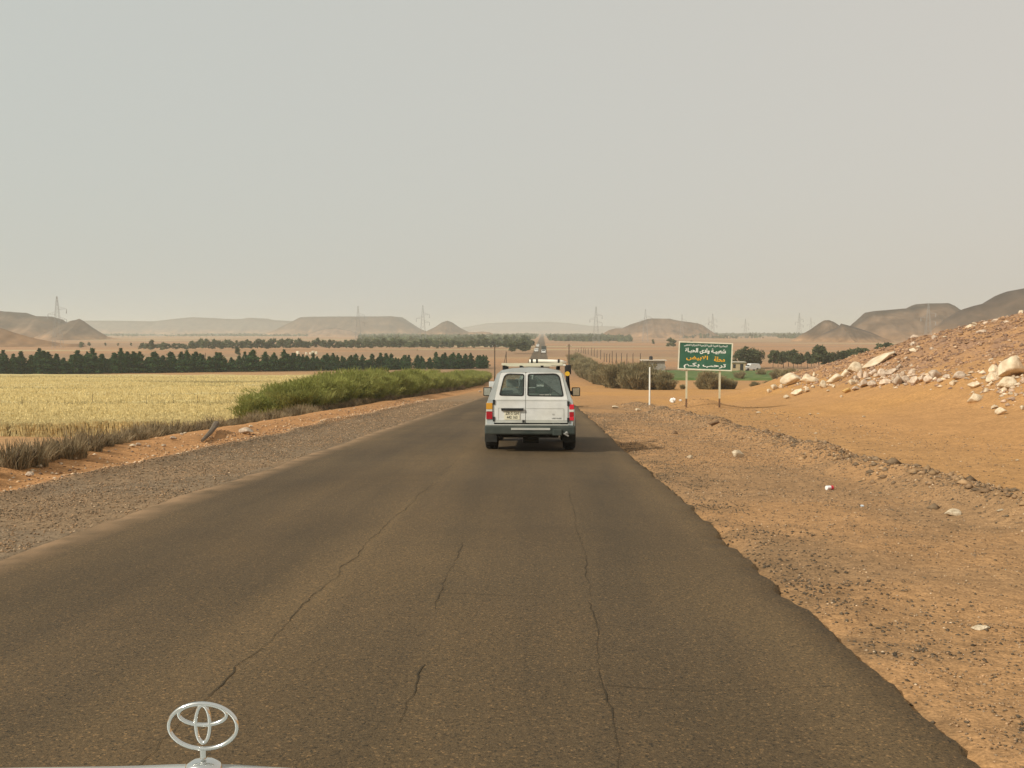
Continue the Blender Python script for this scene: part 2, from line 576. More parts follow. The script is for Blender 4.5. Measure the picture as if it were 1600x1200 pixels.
# ------------------------------------------------------------------ hills
M_hill = noise_mat("hill_rock", (.80, .80, .80), (1.18, 1.15, 1.12), scale=.06, detail=8, rough=.95, bump=.8, bscale=.12, attr="Col", spec=.05, layers=((.018, .85, 1.12), (.05, .68, 1.25), (.15, .8, 1.15)))
def hill(sil, D, base_z=FLOOR, flat=0.0, widen=2.4, power=1.25, seed=0, gully=.24, tone=(.135, .092, .060), cap=(.070, .052, .038), skirt=(.29, .17, .09), back=1.0, nx=150):
    pts = []
    for px, py in sil:
        d = ray(px, py); pts.append((d.x * D, CAM_Z + d.z * D))
    pts.sort()
    xs = np.array([p[0] for p in pts]); zs = np.array([p[1] for p in pts])
    xx = np.linspace(xs[0], xs[-1], nx)
    H = np.interp(xx, xs, zs) - base_z
    Hs = np.maximum(H, 0)
    Hmax = Hs.max()
    tt = np.concatenate([np.linspace(-1, -.02, 44), [0], np.linspace(.05, 1, 16)])
    Wd = widen * Hmax + flat
    gx, gt = np.meshgrid(xx, tt * Wd)
    Hg = np.repeat(Hs[None, :], len(tt), 0)
    gyn = (fbm(gx / (Hmax * .55), gt / (Hmax * 2.2), 4, 100 + seed) - .5)
    loc = np.maximum(widen * np.maximum(Hg, .12 * Hmax), 1e-3) * np.where(gt > 0, back, 1) * (1 + gyn * .5)
    fl = flat * np.clip(Hg / Hmax, 0, 1)
    q = np.clip((np.abs(gt) - np.where(gt > 0, fl, 0)) / loc, 0, 1)
    prof = (1 - q) ** power
    z = base_z + Hg * prof + gyn * gully * Hmax * np.clip(q * 3, 0, 1) * prof
    z = z + (fbm(gx / (Hmax * .16), gt / (Hmax * .16), 3, 300 + seed) - .5) * Hmax * .055 * np.clip(q * 6, .15, 1) * np.clip(prof * 4, 0, 1)
    z = np.where(prof * Hg < .25, base_z - 1.5, z)
    V = np.stack([gx, D + gt, z], -1)
    me = mesh_np("hill", V.reshape(-1, 3), grid_faces(len(xx), len(tt)))
    rel = np.clip((z - base_z) / Hmax, 0, 1) + gyn * .25
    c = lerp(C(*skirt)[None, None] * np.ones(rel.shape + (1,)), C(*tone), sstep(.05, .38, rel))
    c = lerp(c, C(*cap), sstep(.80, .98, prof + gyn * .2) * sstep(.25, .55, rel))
    set_col(me, c.reshape(-1, 3))
    o = link_mesh("hill", me, M_hill, smooth=True)
    tag(o, kind="structure")
    return o

# left near flank and peaks
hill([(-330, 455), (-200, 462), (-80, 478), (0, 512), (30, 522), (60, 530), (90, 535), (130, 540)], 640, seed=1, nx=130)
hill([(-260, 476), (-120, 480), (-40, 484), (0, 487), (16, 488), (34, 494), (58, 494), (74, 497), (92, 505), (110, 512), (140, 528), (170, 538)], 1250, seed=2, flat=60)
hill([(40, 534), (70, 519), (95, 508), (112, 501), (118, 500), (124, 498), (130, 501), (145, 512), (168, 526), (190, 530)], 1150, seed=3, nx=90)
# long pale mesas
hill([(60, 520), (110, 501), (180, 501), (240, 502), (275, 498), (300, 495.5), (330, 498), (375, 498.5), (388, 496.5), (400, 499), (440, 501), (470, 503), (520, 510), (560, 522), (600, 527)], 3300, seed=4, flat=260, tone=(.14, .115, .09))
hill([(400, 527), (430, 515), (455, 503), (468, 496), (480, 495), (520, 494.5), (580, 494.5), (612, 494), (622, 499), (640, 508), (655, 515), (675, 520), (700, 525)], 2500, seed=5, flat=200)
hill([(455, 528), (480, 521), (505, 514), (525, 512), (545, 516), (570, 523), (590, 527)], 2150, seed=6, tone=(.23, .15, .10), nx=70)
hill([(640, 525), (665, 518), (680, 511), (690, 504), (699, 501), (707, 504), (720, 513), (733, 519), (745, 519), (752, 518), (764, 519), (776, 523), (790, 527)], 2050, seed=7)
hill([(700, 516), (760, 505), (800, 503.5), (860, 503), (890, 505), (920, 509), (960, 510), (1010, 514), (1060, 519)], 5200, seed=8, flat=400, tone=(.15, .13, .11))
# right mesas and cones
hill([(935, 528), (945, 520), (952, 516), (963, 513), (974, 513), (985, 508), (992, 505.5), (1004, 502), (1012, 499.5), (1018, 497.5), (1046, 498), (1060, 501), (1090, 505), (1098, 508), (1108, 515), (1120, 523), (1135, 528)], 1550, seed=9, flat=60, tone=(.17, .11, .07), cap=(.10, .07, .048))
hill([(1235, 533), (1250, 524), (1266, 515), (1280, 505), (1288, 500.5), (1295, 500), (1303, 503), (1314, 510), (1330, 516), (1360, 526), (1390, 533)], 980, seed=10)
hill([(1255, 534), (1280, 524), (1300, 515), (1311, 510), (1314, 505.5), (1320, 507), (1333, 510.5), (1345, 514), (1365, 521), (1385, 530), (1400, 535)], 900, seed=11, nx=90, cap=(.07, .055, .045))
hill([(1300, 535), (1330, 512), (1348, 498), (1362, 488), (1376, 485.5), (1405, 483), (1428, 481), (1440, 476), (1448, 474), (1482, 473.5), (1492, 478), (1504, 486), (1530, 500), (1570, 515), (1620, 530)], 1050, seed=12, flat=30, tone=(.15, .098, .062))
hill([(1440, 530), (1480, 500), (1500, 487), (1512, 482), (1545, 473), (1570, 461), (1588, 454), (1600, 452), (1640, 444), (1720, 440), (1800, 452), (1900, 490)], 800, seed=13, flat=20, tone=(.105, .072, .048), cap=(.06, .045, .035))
# ------------------------------------------------------------------ copies
def children_of(o): return [c for c in bpy.data.objects if c.parent is o]
KIDS = {}
def copy_tree(o, parent=None):
    c = o.copy(); COL.objects.link(c)
    c.parent = parent
    if o.name not in KIDS: KIDS[o.name] = children_of(o)
    for ch in KIDS[o.name]: copy_tree(ch, c)
    return c

# ------------------------------------------------------------------ vegetation builders
def leaf_cloud(n, sampler, size, seed, up=.3, aspect=.5):
    """n leaf quads; sampler(rng,n)->(n,3) points and (n,) size factor"""
    r = np.random.default_rng(seed)
    P, f = sampler(r, n)
    d = r.normal(size=(n, 3)); d[:, 2] = np.abs(d[:, 2]) * up + d[:, 2] * (1 - up)
    d /= np.linalg.norm(d, axis=1)[:, None]
    e = np.cross(d, r.normal(size=(n, 3))); e /= np.linalg.norm(e, axis=1)[:, None]
    s = (size * f * r.uniform(.6, 1.4, n))[:, None]
    a = d * s; b = e * s * aspect
    V = np.stack([P - a * .2 - b * .6, P - a * .2 + b * .6, P + a + b * .25, P + a - b * .25], 1).reshape(-1, 3)
    F = np.arange(4 * n).reshape(n, 4)
    return V, F

def crown_conifer(h, rad, seed, n=620):
    ph = np.random.default_rng(seed + 500).uniform(0, 6.28, 8)
    def samp(r, n):
        t = r.uniform(0.02, 1, n) ** .8
        env = np.minimum(1, (1 - t) * 1.6 + .06) * (.72 + .28 * np.sin(t * 21 + ph[0])) * np.minimum(1, t * 5 + .5)
        a = r.uniform(0, 6.283, n)
        lob = 1 + .28 * np.sin(3 * a + ph[1] + t * 5) + .18 * np.sin(5 * a + ph[2] - t * 9)
        rr = rad * env * lob * np.sqrt(r.uniform(.25, 1, n))
        return np.stack([rr * np.cos(a), rr * np.sin(a), t * h], 1), np.ones(n) * (1.15 - .5 * t)
    V, F = leaf_cloud(n, samp, .34, seed, .6, .55)
    return mesh_np("crown", V, F)

def crown_broad(h, rad, seed, n=900, z0=.18, clumps=11, size=.34):
    r0 = np.random.default_rng(seed + 900)
    ca = r0.uniform(0, 6.283, clumps); ct = r0.uniform(.25, .92, clumps)
    cr = rad * .75 * np.sqrt(r0.uniform(.05, 1, clumps)) * np.sin(np.clip(ct, 0, 1) * 2.6 + .35)
    cc = np.stack([cr * np.cos(ca), cr * np.sin(ca), h * (z0 + (1 - z0) * ct)], 1)
    cs = rad * r0.uniform(.26, .48, clumps)
    def samp(r, n):
        k = r.integers(0, clumps, n)
        d = r.normal(size=(n, 3)); d /= np.linalg.norm(d, axis=1)[:, None]
        q = cs[k] * r.uniform(.45, 1, n) ** .5
        return cc[k] + d * q[:, None] * np.array([1, 1, .9]), np.ones(n)
    V, F = leaf_cloud(n, samp, size, seed, .4, .6)
    return mesh_np("crown", V, F)

def trunk_mesh(h, r, seed):
    rr = random.Random(seed)
    mb = MB()
    top = h * .8
    pts = [(rr.uniform(-.05, .05) * k, rr.uniform(-.05, .05) * k, -.25 + (top + .25) * k / 5) for k in range(6)]
    mb.path(pts, lambda t: r * (1 - .8 * t), 6)
    for k in range(5):
        z = h * rr.uniform(.25, .6); a = rr.uniform(0, 6.28)
        mb.path([(0, 0, z), (math.cos(a) * h * .1, math.sin(a) * h * .1, z + h * .1), (math.cos(a) * h * .17, math.sin(a) * h * .17, z + h * .22)], lambda t: r * .4 * (1 - .7 * t), 5)
    return mb

def strands(n, base_r, h, lean, width, seed, droop=.25, segs=2, hmin=.35):
    """upright thin blades growing from a patch and arching outward"""
    r = np.random.default_rng(seed)
    a = r.uniform(0, 6.283, n); q = np.sqrt(r.uniform(0, 1, n))
    bx, by = base_r * q * np.cos(a), base_r * q * np.sin(a)
    oa = a + r.normal(0, .7, n)
    L = h * r.uniform(hmin, 1, n) * (1 - .35 * q * q)
    ln = lean * r.uniform(.2, 1.2, n) * (.35 + q)
    wa = r.uniform(0, 3.1416, n); wd = width * r.uniform(.6, 1.4, n)
    rows = []
    for k in range(segs + 1):
        t = k / segs
        off = ln * L * (t ** 1.6)
        z = L * (t - droop * ln * t * t)
        wk = wd * (1 - .75 * t)
        cx = bx + off * np.cos(oa); cy = by + off * np.sin(oa)
        rows.append(np.stack([cx - wk * np.cos(wa), cy - wk * np.sin(wa), z], 1))
        rows.append(np.stack([cx + wk * np.cos(wa), cy + wk * np.sin(wa), z], 1))
    V = np.stack(rows, 1)                      # n, 2(segs+1), 3
    m = 2 * (segs + 1)
    F = []
    for k in range(segs):
        F.append(np.stack([np.arange(n) * m + 2 * k, np.arange(n) * m + 2 * k + 1, np.arange(n) * m + 2 * k + 3, np.arange(n) * m + 2 * k + 2], 1))
    return V.reshape(-1, 3), np.concatenate(F)

def foliage(name, c1, c2, scale=1.2, rand=.18, trans=True):
    m = noise_mat(name, c1, c2, scale=scale, detail=3, rough=.8, spec=.1, objrand=rand)
    t = m.node_tree; b = t.nodes["Principled BSDF"]
    tl = t.nodes.new("ShaderNodeBsdfTranslucent"); mx = t.nodes.new("ShaderNodeMixShader"); mx.inputs[0].default_value = .35
    t.links.new(b.inputs["Base Color"].links[0].from_socket, tl.inputs[0])
    t.links.new(b.outputs[0], mx.inputs[1]); t.links.new(tl.outputs[0], mx.inputs[2])
    t.links.new(mx.outputs[0], t.nodes["Material Output"].inputs[0])
    return m
M_pine = foliage("windbreak_foliage", (.030, .076, .028), (.070, .130, .046), 1.0)
M_olive = foliage("tamarisk_foliage", (.22, .235, .055), (.34, .335, .11), .9, .16)
M_brownbush = foliage("dusty_bush_foliage", (.20, .17, .085), (.34, .275, .15), .9, .18)
M_greyveg = foliage("dusty_tree_foliage", (.07, .09, .04), (.15, .165, .08), .8, .25)
M_dry = foliage("dry_frond", (.15, .112, .06), (.42, .325, .195), 4.5, .25)
M_bark = noise_mat("grey_bark", (.10, .075, .05), (.19, .145, .10), scale=12)

# ------------------------------------------------------------------ wheat field (uncountable)
def wheat():
    # standing crop body: an uneven slab just under ear height, then single stalks
    xs = np.array(axis(-13.6, -150, .35, 1.02)); ys = np.array(axis(40.0, 203, .22, 1.012))
    gx, gy = np.meshgrid(xs, ys)
    lodged = sstep(.52, .70, fbm(gx * .035, gy * .16, 3, 401))
    hgt = .44 + (fbm(gx * .9, gy * .9, 3, 403) - .5) * .22 + (fbm(gx * .12, gy * .12, 3, 405) - .5) * .25 - .16 * lodged
    edge_y = 40.0 + (fbm(gx * .3, gx * 0, 3, 407) - .5) * 1.6
    gy2 = np.maximum(gy, edge_y)
    z = ground(gx, gy2, False) + hgt * sstep(-.02, .25, gy2 - edge_y)
    me = mesh_np("wheat_field", np.stack([gx, gy2, z], -1).reshape(-1, 3), grid_faces(len(xs), len(ys)))
    c = lerp(C(.55, .425, .175)[None, None] * np.ones(gx.shape + (1,)), C(.61, .49, .235), sstep(.35, .65, fbm(gx * .22, gy * .5, 3, 409)))
    c = lerp(c, C(.30, .23, .085), lodged)
    c = lerp(c, C(.42, .36, .13), sstep(.62, .72, fbm(gx * .05, gy * .3, 3, 411)) * .6)
    set_col(me, c.reshape(-1, 3))
    M = noise_mat("ripe_wheat", (.78, .78, .78), (1.12, 1.12, 1.1), scale=2.2, detail=6, rough=.9, bump=.9, bscale=7, attr="Col", spec=.1, layers=((14, .75, 1.15),))
    n = 120000
    r = np.random.default_rng(77)
    t = r.uniform(0, 1, n) ** 2.4
    sy = 39.9 + t * 150
    half_l = -13.8; sx = half_l - r.uniform(0, 1, n) * np.minimum(sy * .66, 120)
    ey = 40.0 + (fbm(sx * .3, sx * 0, 3, 407) - .5) * 1.6
    keep = sy > ey - .15
    sx, sy = sx[keep], sy[keep]; n = len(sx)
    lod = sstep(.52, .70, fbm(sx * .035, sy * .16, 3, 401))
    hh = (.60 + (fbm(sx * .12, sy * .12, 3, 405) - .5) * .25) * r.uniform(.75, 1.12, n) * (1 - .3 * lod)
    sz = ground(sx, sy, False)
    wd = .012 + sy * .00042
    la = r.uniform(0, 6.283, n); ll = hh * r.uniform(.05, .4, n)
    tx, ty = sx + ll * np.cos(la) + .05, sy + ll * np.sin(la)
    V = np.stack([np.stack([sx - wd, sy, sz], 1), np.stack([sx + wd, sy, sz], 1),
                  np.stack([tx + wd * .7, ty, sz + hh], 1), np.stack([tx - wd * .7, ty, sz + hh * 1.02], 1)], 1).reshape(-1, 3)
    me2 = mesh_np("stalks", V, np.arange(4 * n).reshape(n, 4))
    cc = np.repeat(np.array([[.64, .51, .24]]) * r.uniform(.85, 1.12, (n, 1)) * (1 - .35 * lod[:, None]), 4, 0)
    cc[0::4] *= .9; cc[1::4] *= .9
    set_col(me2, cc)
    bm = bmesh.new(); bm.from_mesh(me); bm.from_mesh(me2)
    bm.to_mesh(me); bm.free(); bpy.data.meshes.remove(me2)
    o = link_mesh("wheat_field", me, M)
    tag(o, "ripe yellow wheat field below the road behind the dry brush", "wheat field", kind="stuff")
wheat()

# ------------------------------------------------------------------ tree belt behind the wheat
def tree_variants(kind, k, mat_f, seed):
    out = []
    for i in range(k):
        root = empty("windbreak_tree" if kind == "c" else "roadside_tree")
        hh = 5.0
        if kind == "c": me = crown_conifer(hh, 1.45, seed + i, 900)
        elif kind == "e": me = crown_broad(hh, 1.5, seed + i, 1300, .06, 18)
        else: me = crown_broad(hh, 2.1, seed + i, 1400, .06, 18)
        link_mesh("crown", me, mat_f, root)
        trunk_mesh(hh, .12, seed + i).build("trunk", M_bark, root)
        out.append(root)
    return out

class Pool:
    """hands out a prototype the first time, copies afterwards"""
    def __init__(self, protos): self.p = protos; self.used = set()
    def take(self, i):
        i %= len(self.p)
        if i not in self.used:
            self.used.add(i); return self.p[i]
        return copy_tree(self.p[i])

belt = Pool(tree_variants("c", 7, M_pine, 10))
r1 = random.Random(3)
def place(o, p, s=1.0, sz=None, rz=0.0, label=None, cat=None, group=None):
    o.location = p; o.scale = (s, s, sz or s); o.rotation_euler = (0, 0, rz)
    tag(o, label, cat, group); return o

px = -30.0; i = 0
while px < 764:
    k = (px + 30) / 790
    basepy = 588 - 11 * k
    D = 212 + 46 * k
    for row in range(3):
        p = on(px + r1.uniform(-3, 3), D + row * 3.2 + r1.uniform(-1, 1))
        hgt = (5.4 - 1.8 * k) * r1.uniform(.55, 1.05) * (1.15 if r1.random() < .12 else 1)
        if k > .9: hgt = r1.uniform(3.0, 4.3)
        place(belt.take(r1.randrange(7)), p, hgt / 5 * r1.uniform(1.1, 1.6), hgt / 5, r1.uniform(0, 6.28),
              *(("dark green conifer-like tree in the windbreak belt behind the wheat field", "tree", "windbreak belt behind the wheat field") if px < 385 else
                ("shorter dark conifer-like tree in the belt behind the olive hedge", "tree", "windbreak belt behind the olive hedge")))
    px += r1.uniform(5.0, 12.5)
    i += 1

# second belt, across the orange plain
def far_tree_mesh(seed, h, rad, kind):
    if kind == "e":
        me = crown_broad(h, rad, seed, 260, .05, 9, .7)
    else:
        me = crown_conifer(h, rad, seed, 200)
    return me
FAR = [far_tree_mesh(700 + k, 5.0, 2.2 if k % 2 else 1.7, "e") for k in range(6)]
def far_tree(name, p, s, sz, label, group, mat_f=None, k=0, cat="tree"):
    o = bpy.data.objects.new(name, FAR[k % len(FAR)])
    if len(o.data.materials) == 0: o.data.materials.append(M_greyveg)
    COL.objects.link(o)
    o.location = p; o.scale = (s, s, sz); o.rotation_euler = (0, 0, r1.uniform(0, 6.28))
    tag(o, label, cat, group)
    return o
lab2 = "hazy grey-green tree in the second belt beyond the orange plain"
px = 222.0
while px < 832:
    k = (px - 222) / 610
    D = 500 + 40 * k + r1.uniform(-8, 25)
    if 250 < px < 276 and r1.random() < .3: px += 5; continue
    hgt = r1.uniform(3.6, 5.4) * (1.1 if px > 300 else .75)
    far_tree("plain_tree", on(px, D), r1.uniform(.8, 1.35), hgt / 5, lab2, "second tree belt on the plain", k=r1.randrange(6))
    px += r1.uniform(3.6, 6.5)
# thin scatter further left and bigger clump by the road
for px, D, s in [(128, 560, .8), (140, 640, .6), (165, 650, .5), (185, 655, .45), (205, 650, .5), (371, 372, .75), (238, 470, 1.1), (255, 468, .9), (300, 560, .9)]:
    far_tree("lone_tree", on(px, D), s, s, "small lone tree on the open plain between the two tree belts", "lone trees on the plain", k=r1.randrange(6))
for k in range(26):
    px = r1.uniform(735, 828); D = r1.uniform(560, 1000)
    far_tree("roadside_grove_tree", on(px, D), r1.uniform(1.0, 1.6), r1.uniform(1.0, 1.45), "hazy tree in the grove left of the far straight road", "grove beside the far road", k=k)
for px, D, s in [(800, 430, 1.0), (807, 436, 1.15), (815, 430, 1.25), (822, 440, 1.0)]:
    far_tree("roadside_grove_tree", on(px, D), s * 1.2, s, "hazy tree in the grove left of the far straight road", "grove beside the far road", k=int(px))

# far woods that read as one mass
def wood(y0, y1, px0, px1, n, seed, h=6.0, label="", size=2.2):
    r = np.random.default_rng(seed)
    D = r.uniform(y0, y1, n)
    pxs = r.uniform(px0, px1, n)
    x = (pxs - VPX) / FPX * D
    keep = np.abs(x + 1.5) > 9
    x, D = x[keep], D[keep]; n = len(x)
    hz = ground(x, D, False)
    tree = fbm(x * .02, D * .006, 3, seed) 
    ok = tree > .5 + r.uniform(-.05, .05, n)
    x, D, hz = x[ok], D[ok], hz[ok]; n = len(x)
    P = np.stack([x, D, hz + r.uniform(0, h, n) * (.15 + 1.1 * fbm(x * .06, D * .02, 3, seed + 3) ** 1.5)], 1)
    d = r.normal(size=(n, 3)); d /= np.linalg.norm(d, axis=1)[:, None]
    e = np.cross(d, r.normal(size=(n, 3))); e /= np.linalg.norm(e, axis=1)[:, None]
    s = (size * r.uniform(.6, 1.4, n))[:, None]
    V = np.stack([P - d * s - e * s * .7, P - d * s + e * s * .7, P + d * s + e * s * .5, P + d * s - e * s * .5], 1).reshape(-1, 3)
    o = link_mesh("distant_wood", mesh_np("distant_wood", V, np.arange(4 * n).reshape(n, 4)), M_greyveg)
    tag(o, label, "wood", kind="stuff")
wood(750, 2600, 560, 842, 9000, 21, 5.5, "hazy far wood filling the plain left of the road")
wood(950, 2800, 852, 985, 7000, 22, 5.0, "hazy far wood filling the plain right of the road")
wood(1300, 3200, 1060, 1300, 8000, 23, 7.0, "hazy far wood below the pylons on the right plain")
wood(2000, 3400, 130, 480, 5000, 24, 5.0, "faint strip of far scrub under the long mesa")

# ------------------------------------------------------------------ tamarisk hedge along the left verge
def feathery(name, n, rad, h, seed, m, size, aspect=.14, clumps=13):
    """bush of thin twigs pointing up and out, gathered in clumps of uneven height"""
    r = np.random.default_rng(seed)
    ca = r.uniform(0, 6.283, clumps); cq = rad * .8 * np.sqrt(r.uniform(0, 1, clumps))
    ch = h * r.uniform(.55, 1, clumps) * (1 - .35 * (cq / rad) ** 2)
    k = r.integers(0, clumps, n)
    t = r.uniform(.0, 1, n) ** .75
    sp = rad * (.12 + .32 * t) * np.sqrt(r.uniform(0, 1, n)); a = r.uniform(0, 6.283, n)
    cx = (cq * np.cos(ca))[k]; cy = (cq * np.sin(ca))[k]
    P = np.stack([cx * (.6 + .5 * t) + sp * np.cos(a), cy * (.6 + .5 * t) + sp * np.sin(a), ch[k] * (.04 + .9 * t * (1 - .25 * (sp / rad)))], 1)
    d = np.stack([P[:, 0] * .5 / rad, P[:, 1] * .5 / rad, np.full(n, .9)], 1) + r.normal(0, .42, (n, 3))
    d /= np.linalg.norm(d, axis=1)[:, None]
    e = np.cross(d, r.normal(size=(n, 3))); e /= np.linalg.norm(e, axis=1)[:, None]
    s = (size * r.uniform(.5, 1.5, n))[:, None]
    V = np.stack([P - e * s * aspect, P + e * s * aspect, P + d * s + e * s * aspect * .3, P + d * s - e * s * aspect * .3], 1).reshape(-1, 3)
    root = empty(name)
    link_mesh("foliage", mesh_np("foliage", V, np.arange(4 * n).reshape(n, 4)), m, root)
    mb = MB(); rr = random.Random(seed)
    for q in range(6):
        a = rr.uniform(0, 6.28); u = rad * rr.uniform(.1, .5)
        mb.path([(u * .5 * math.cos(a), u * .5 * math.sin(a), -.15), (u * math.cos(a), u * math.sin(a), h * .25), (u * 1.5 * math.cos(a), u * 1.5 * math.sin(a), h * .5)], lambda t: .03 * (1 - .7 * t), 5)
    mb.build("stem", M_bark, root)
    return root
def shrub_proto(name, n, br, h, lean, wd, seed, m, stems=True, extra=0, esize=.2):
    V, F = strands(n, br, h, lean, wd, seed, .3, 3, .3)
    root = empty(name)
    link_mesh("foliage", mesh_np("foliage", V, F), m, root)
    mb = MB(); rr = random.Random(seed)
    for k in range(6):
        a = rr.uniform(0, 6.28); q = br * rr.uniform(.1, .6)
        mb.path([(q * .5 * math.cos(a), q * .5 * math.sin(a), -.15), (q * math.cos(a), q * math.sin(a), h * .25), (q * 1.6 * math.cos(a), q * 1.6 * math.sin(a), h * .55)], lambda t: .03 * (1 - .7 * t), 5)
    mb.build("stem", M_bark, root)
    return root
tam = Pool([feathery("tamarisk_shrub", 9000, 1.3, 2.25, 40 + k, M_olive, .17, .085, 20) for k in range(4)])
y = 43.5; r2 = random.Random(5)
while y < 190:
    for row in range(2):
        xx = -11.0 - 1.5 * row + r2.uniform(-.4, .4)
        if y < 46: s = .8
        else: s = r2.uniform(.86, 1.08)
        yy = y + r2.uniform(-.4, .4) + row * .5
        hs = s * (.96 if y < 55 else 1.1) * r2.uniform(.9, 1.1)
        place(tam.take(r2.randrange(4)), (xx, yy, gz(xx, yy) - .05), s * r2.uniform(.95, 1.25), hs, r2.uniform(0, 6.28),
              "feathery olive green tamarisk bush in the hedge along the left verge", "bush", "olive tamarisk hedge beside the road")
    y += 1.35 + (y - 37) * .012

# dry palm-frond brush line in front of it
dry = Pool([shrub_proto("dry_brush_clump", 330, .28, .54, .5, .012, 60 + k, M_dry) for k in range(6)])
y = 9.5; r3 = random.Random(6)
while y < 125:
    xx = -8.35 - 1.55 * float(sstep(13, 30, y)) + r3.uniform(-.14, .14)
    s = r3.uniform(.6, 1.2) * (1.0 if y < 70 else 1.25)
    if r3.random() < .94:
        place(dry.take(r3.randrange(6)), (xx, y, gz(xx, y) - .04), s * r3.uniform(.8, 1.1), s * .95, r3.uniform(0, 6.28),
              *(("pale dry brush clump along the verge in front of the yellow wheat", "dry brush", "dry brush line before the wheat") if y < 38 else
                ("brown dry brush clump at the foot of the olive green hedge", "dry brush", "dry brush under the olive hedge")))
    y += r3.uniform(.40, .62) * (1 if y < 60 else 1.7)

# brown bushes right of the road
bb = Pool([feathery("dusty_bush", 5000, 1.6, 3.0, 80 + k, M_brownbush, .30, .11, 15) for k in range(4)])
r4 = random.Random(9)
y = 122.0
while y < 300:
    k = (y - 122) / 178
    for row in range(3 if y < 150 else 2):
        xx = 14.6 - 5.2 * min(1, k * 2.0) + (k > .5) * 1.0 - row * 1.5 + r4.uniform(-.7, .7)
        if xx < 7.0: continue
        s = r4.uniform(.7, 1.3)
        place(bb.take(r4.randrange(4)), (xx, y + row, gz(xx, y + row) - .1), s * 1.15, s * r4.uniform(.9, 1.2), r4.uniform(0, 6.28),
              *(("dusty brown bush in the thicket directly behind the slim white pole", "bush", "brown thicket behind the white pole") if y < 165 else
                ("dusty brown bush in the far tail of the thicket along the road", "bush", "far tail of the brown thicket")))
    y += r4.uniform(2.0, 3.4) * (1 + k)
for px, D, s in [(1100, 128, .7), (1112, 126, 1.0), (1121, 128, .8), (1134, 128, .65), (1146, 130, .55), (1180, 128, .45), (1204, 130, .5), (1050, 128, .35), (1066, 128, .3)]:
    p = on(px, D); p.z -= .08
    place(bb.take(r4.randrange(4)), p, s, s * .95, r4.uniform(0, 6.28), "low grey-brown bush on the bare strip behind the green sign", "bush", "low bushes behind the sign")
for px, D, s in [(1155, 196, .8), (1190, 215, .7), (1215, 190, 1.0), (1235, 170, 1.2)]:
    p = on(px, D); p.z -= .08
    place(bb.take(r4.randrange(4)), p, s, s * .95, r4.uniform(0, 6.28), "loose bush at the edge of the small green field", "bush", "bushes by the green field")
M_greenbush = foliage("green_bush_foliage", (.06, .10, .03), (.11, .15, .05), 1.0)
gb = feathery("green_bush", 1800, 1.4, 2.6, 99, M_greenbush, .4, .2, 11)
p = on(900, 262); place(gb, p, 1.5, 1.1, .3, "bright green bush at the far end of the brown thicket", "bush")

# green crop strip and bare strip on the right
def strip(name, px0, px1, d0, d1, col1, col2, dz, kind, label=None, cat=None):
    a = on(px0, d0); b = on(px1, d0)
    xs = np.linspace(a.x, b.x * 1.1, 120); ys = np.linspace(d0, d1, 40)
    gx, gy = np.meshgrid(xs, ys)
    z = ground(gx, gy, False) + dz * (.6 + .8 * fbm(gx * .6, gy * .6, 3, 7))
    z[0] -= dz * 1.2; z[-1] -= dz * 1.2; z[:, 0] -= dz * 1.2; z[:, -1] -= dz * 1.2
    o = link_mesh(name, mesh_np(name, np.stack([gx, gy, z], -1).reshape(-1, 3), grid_faces(120, 40)),
                  noise_mat(name + "_material", col1, col2, scale=.5, detail=5, rough=.9, bump=.6, bscale=3))
    tag(o, label, cat, kind=kind)
strip("green_crop", 1022, 1330, 194, 238, (.05, .10, .02), (.13, .16, .05), .45, "stuff", "bright green crop strip behind the sign", "crop")

# trees on the right around the huts
euc = Pool(tree_variants("e", 5, M_greyveg, 130))
rt = Pool(tree_variants("b", 3, M_greyveg, 150))
r5 = random.Random(12)
for px, D, h, wdt in [(1155, 262, 4.9, 1.2), (1166, 258, 5.6, 1.3), (1176, 262, 5.3, 1.2), (1186, 266, 4.6, 1.1)]:
    place(rt.take(r5.randrange(3)), on(px, D), h / 5 * wdt * .8, h / 5, r5.uniform(0, 6), "broad dusty tree standing behind the tan hut", "tree", "trees behind the tan hut")
for px, D, h, wdt in [(1208, 262, 5.0, .8), (1224, 265, 5.6, .75), (1240, 262, 5.6, .8), (1252, 270, 4.6, .7), (1262, 262, 4.6, .6), (1272, 266, 4.3, .6), (1280, 258, 5.9, 1.0), (1288, 262, 5.6, .9), (1296, 270, 4.9, .8), (1310, 262, 4.6, .9), (1318, 262, 5.6, .9), (1330, 268, 5.2, .9), (1342, 262, 5.9, 1.0), (1352, 266, 5.7, 1.0), (1362, 262, 4.8, .9), (1374, 280, 5.8, 1.0), (1386, 282, 6.2, 1.1), (1398, 284, 6.2, 1.1), (1412, 284, 5.9, 1.0), (1216, 272, 4.4, .8), (1232, 274, 4.8, .8), (1246, 260, 4.0, .8), (1268, 274, 4.2, .8), (1303, 276, 4.8, .9), (1324, 276, 5.0, .9), (1336, 258, 4.6, .9), (1348, 276, 5.2, .9), (1368, 270, 5.2, .9), (1380, 276, 5.4, 1.0), (1392, 276, 5.6, 1.0)]:
    place(euc.take(r5.randrange(5)), on(px, D), h / 5 * wdt * 1.15, h / 5 * r5.uniform(.8, 1.08), r5.uniform(0, 6), "slender dusty tree in the row beyond the boulders", "tree", "tree row beyond the boulders")
for px, D, s in [(1046, 560, 1.2), (1052, 570, 1.0), (1080, 600, .8), (1020, 700, .8)]:
    far_tree("plain_tree", on(px, D), s, s, "hazy tree at the foot of the flat-topped hill right of the road", "trees under the right mesa", k=int(px))
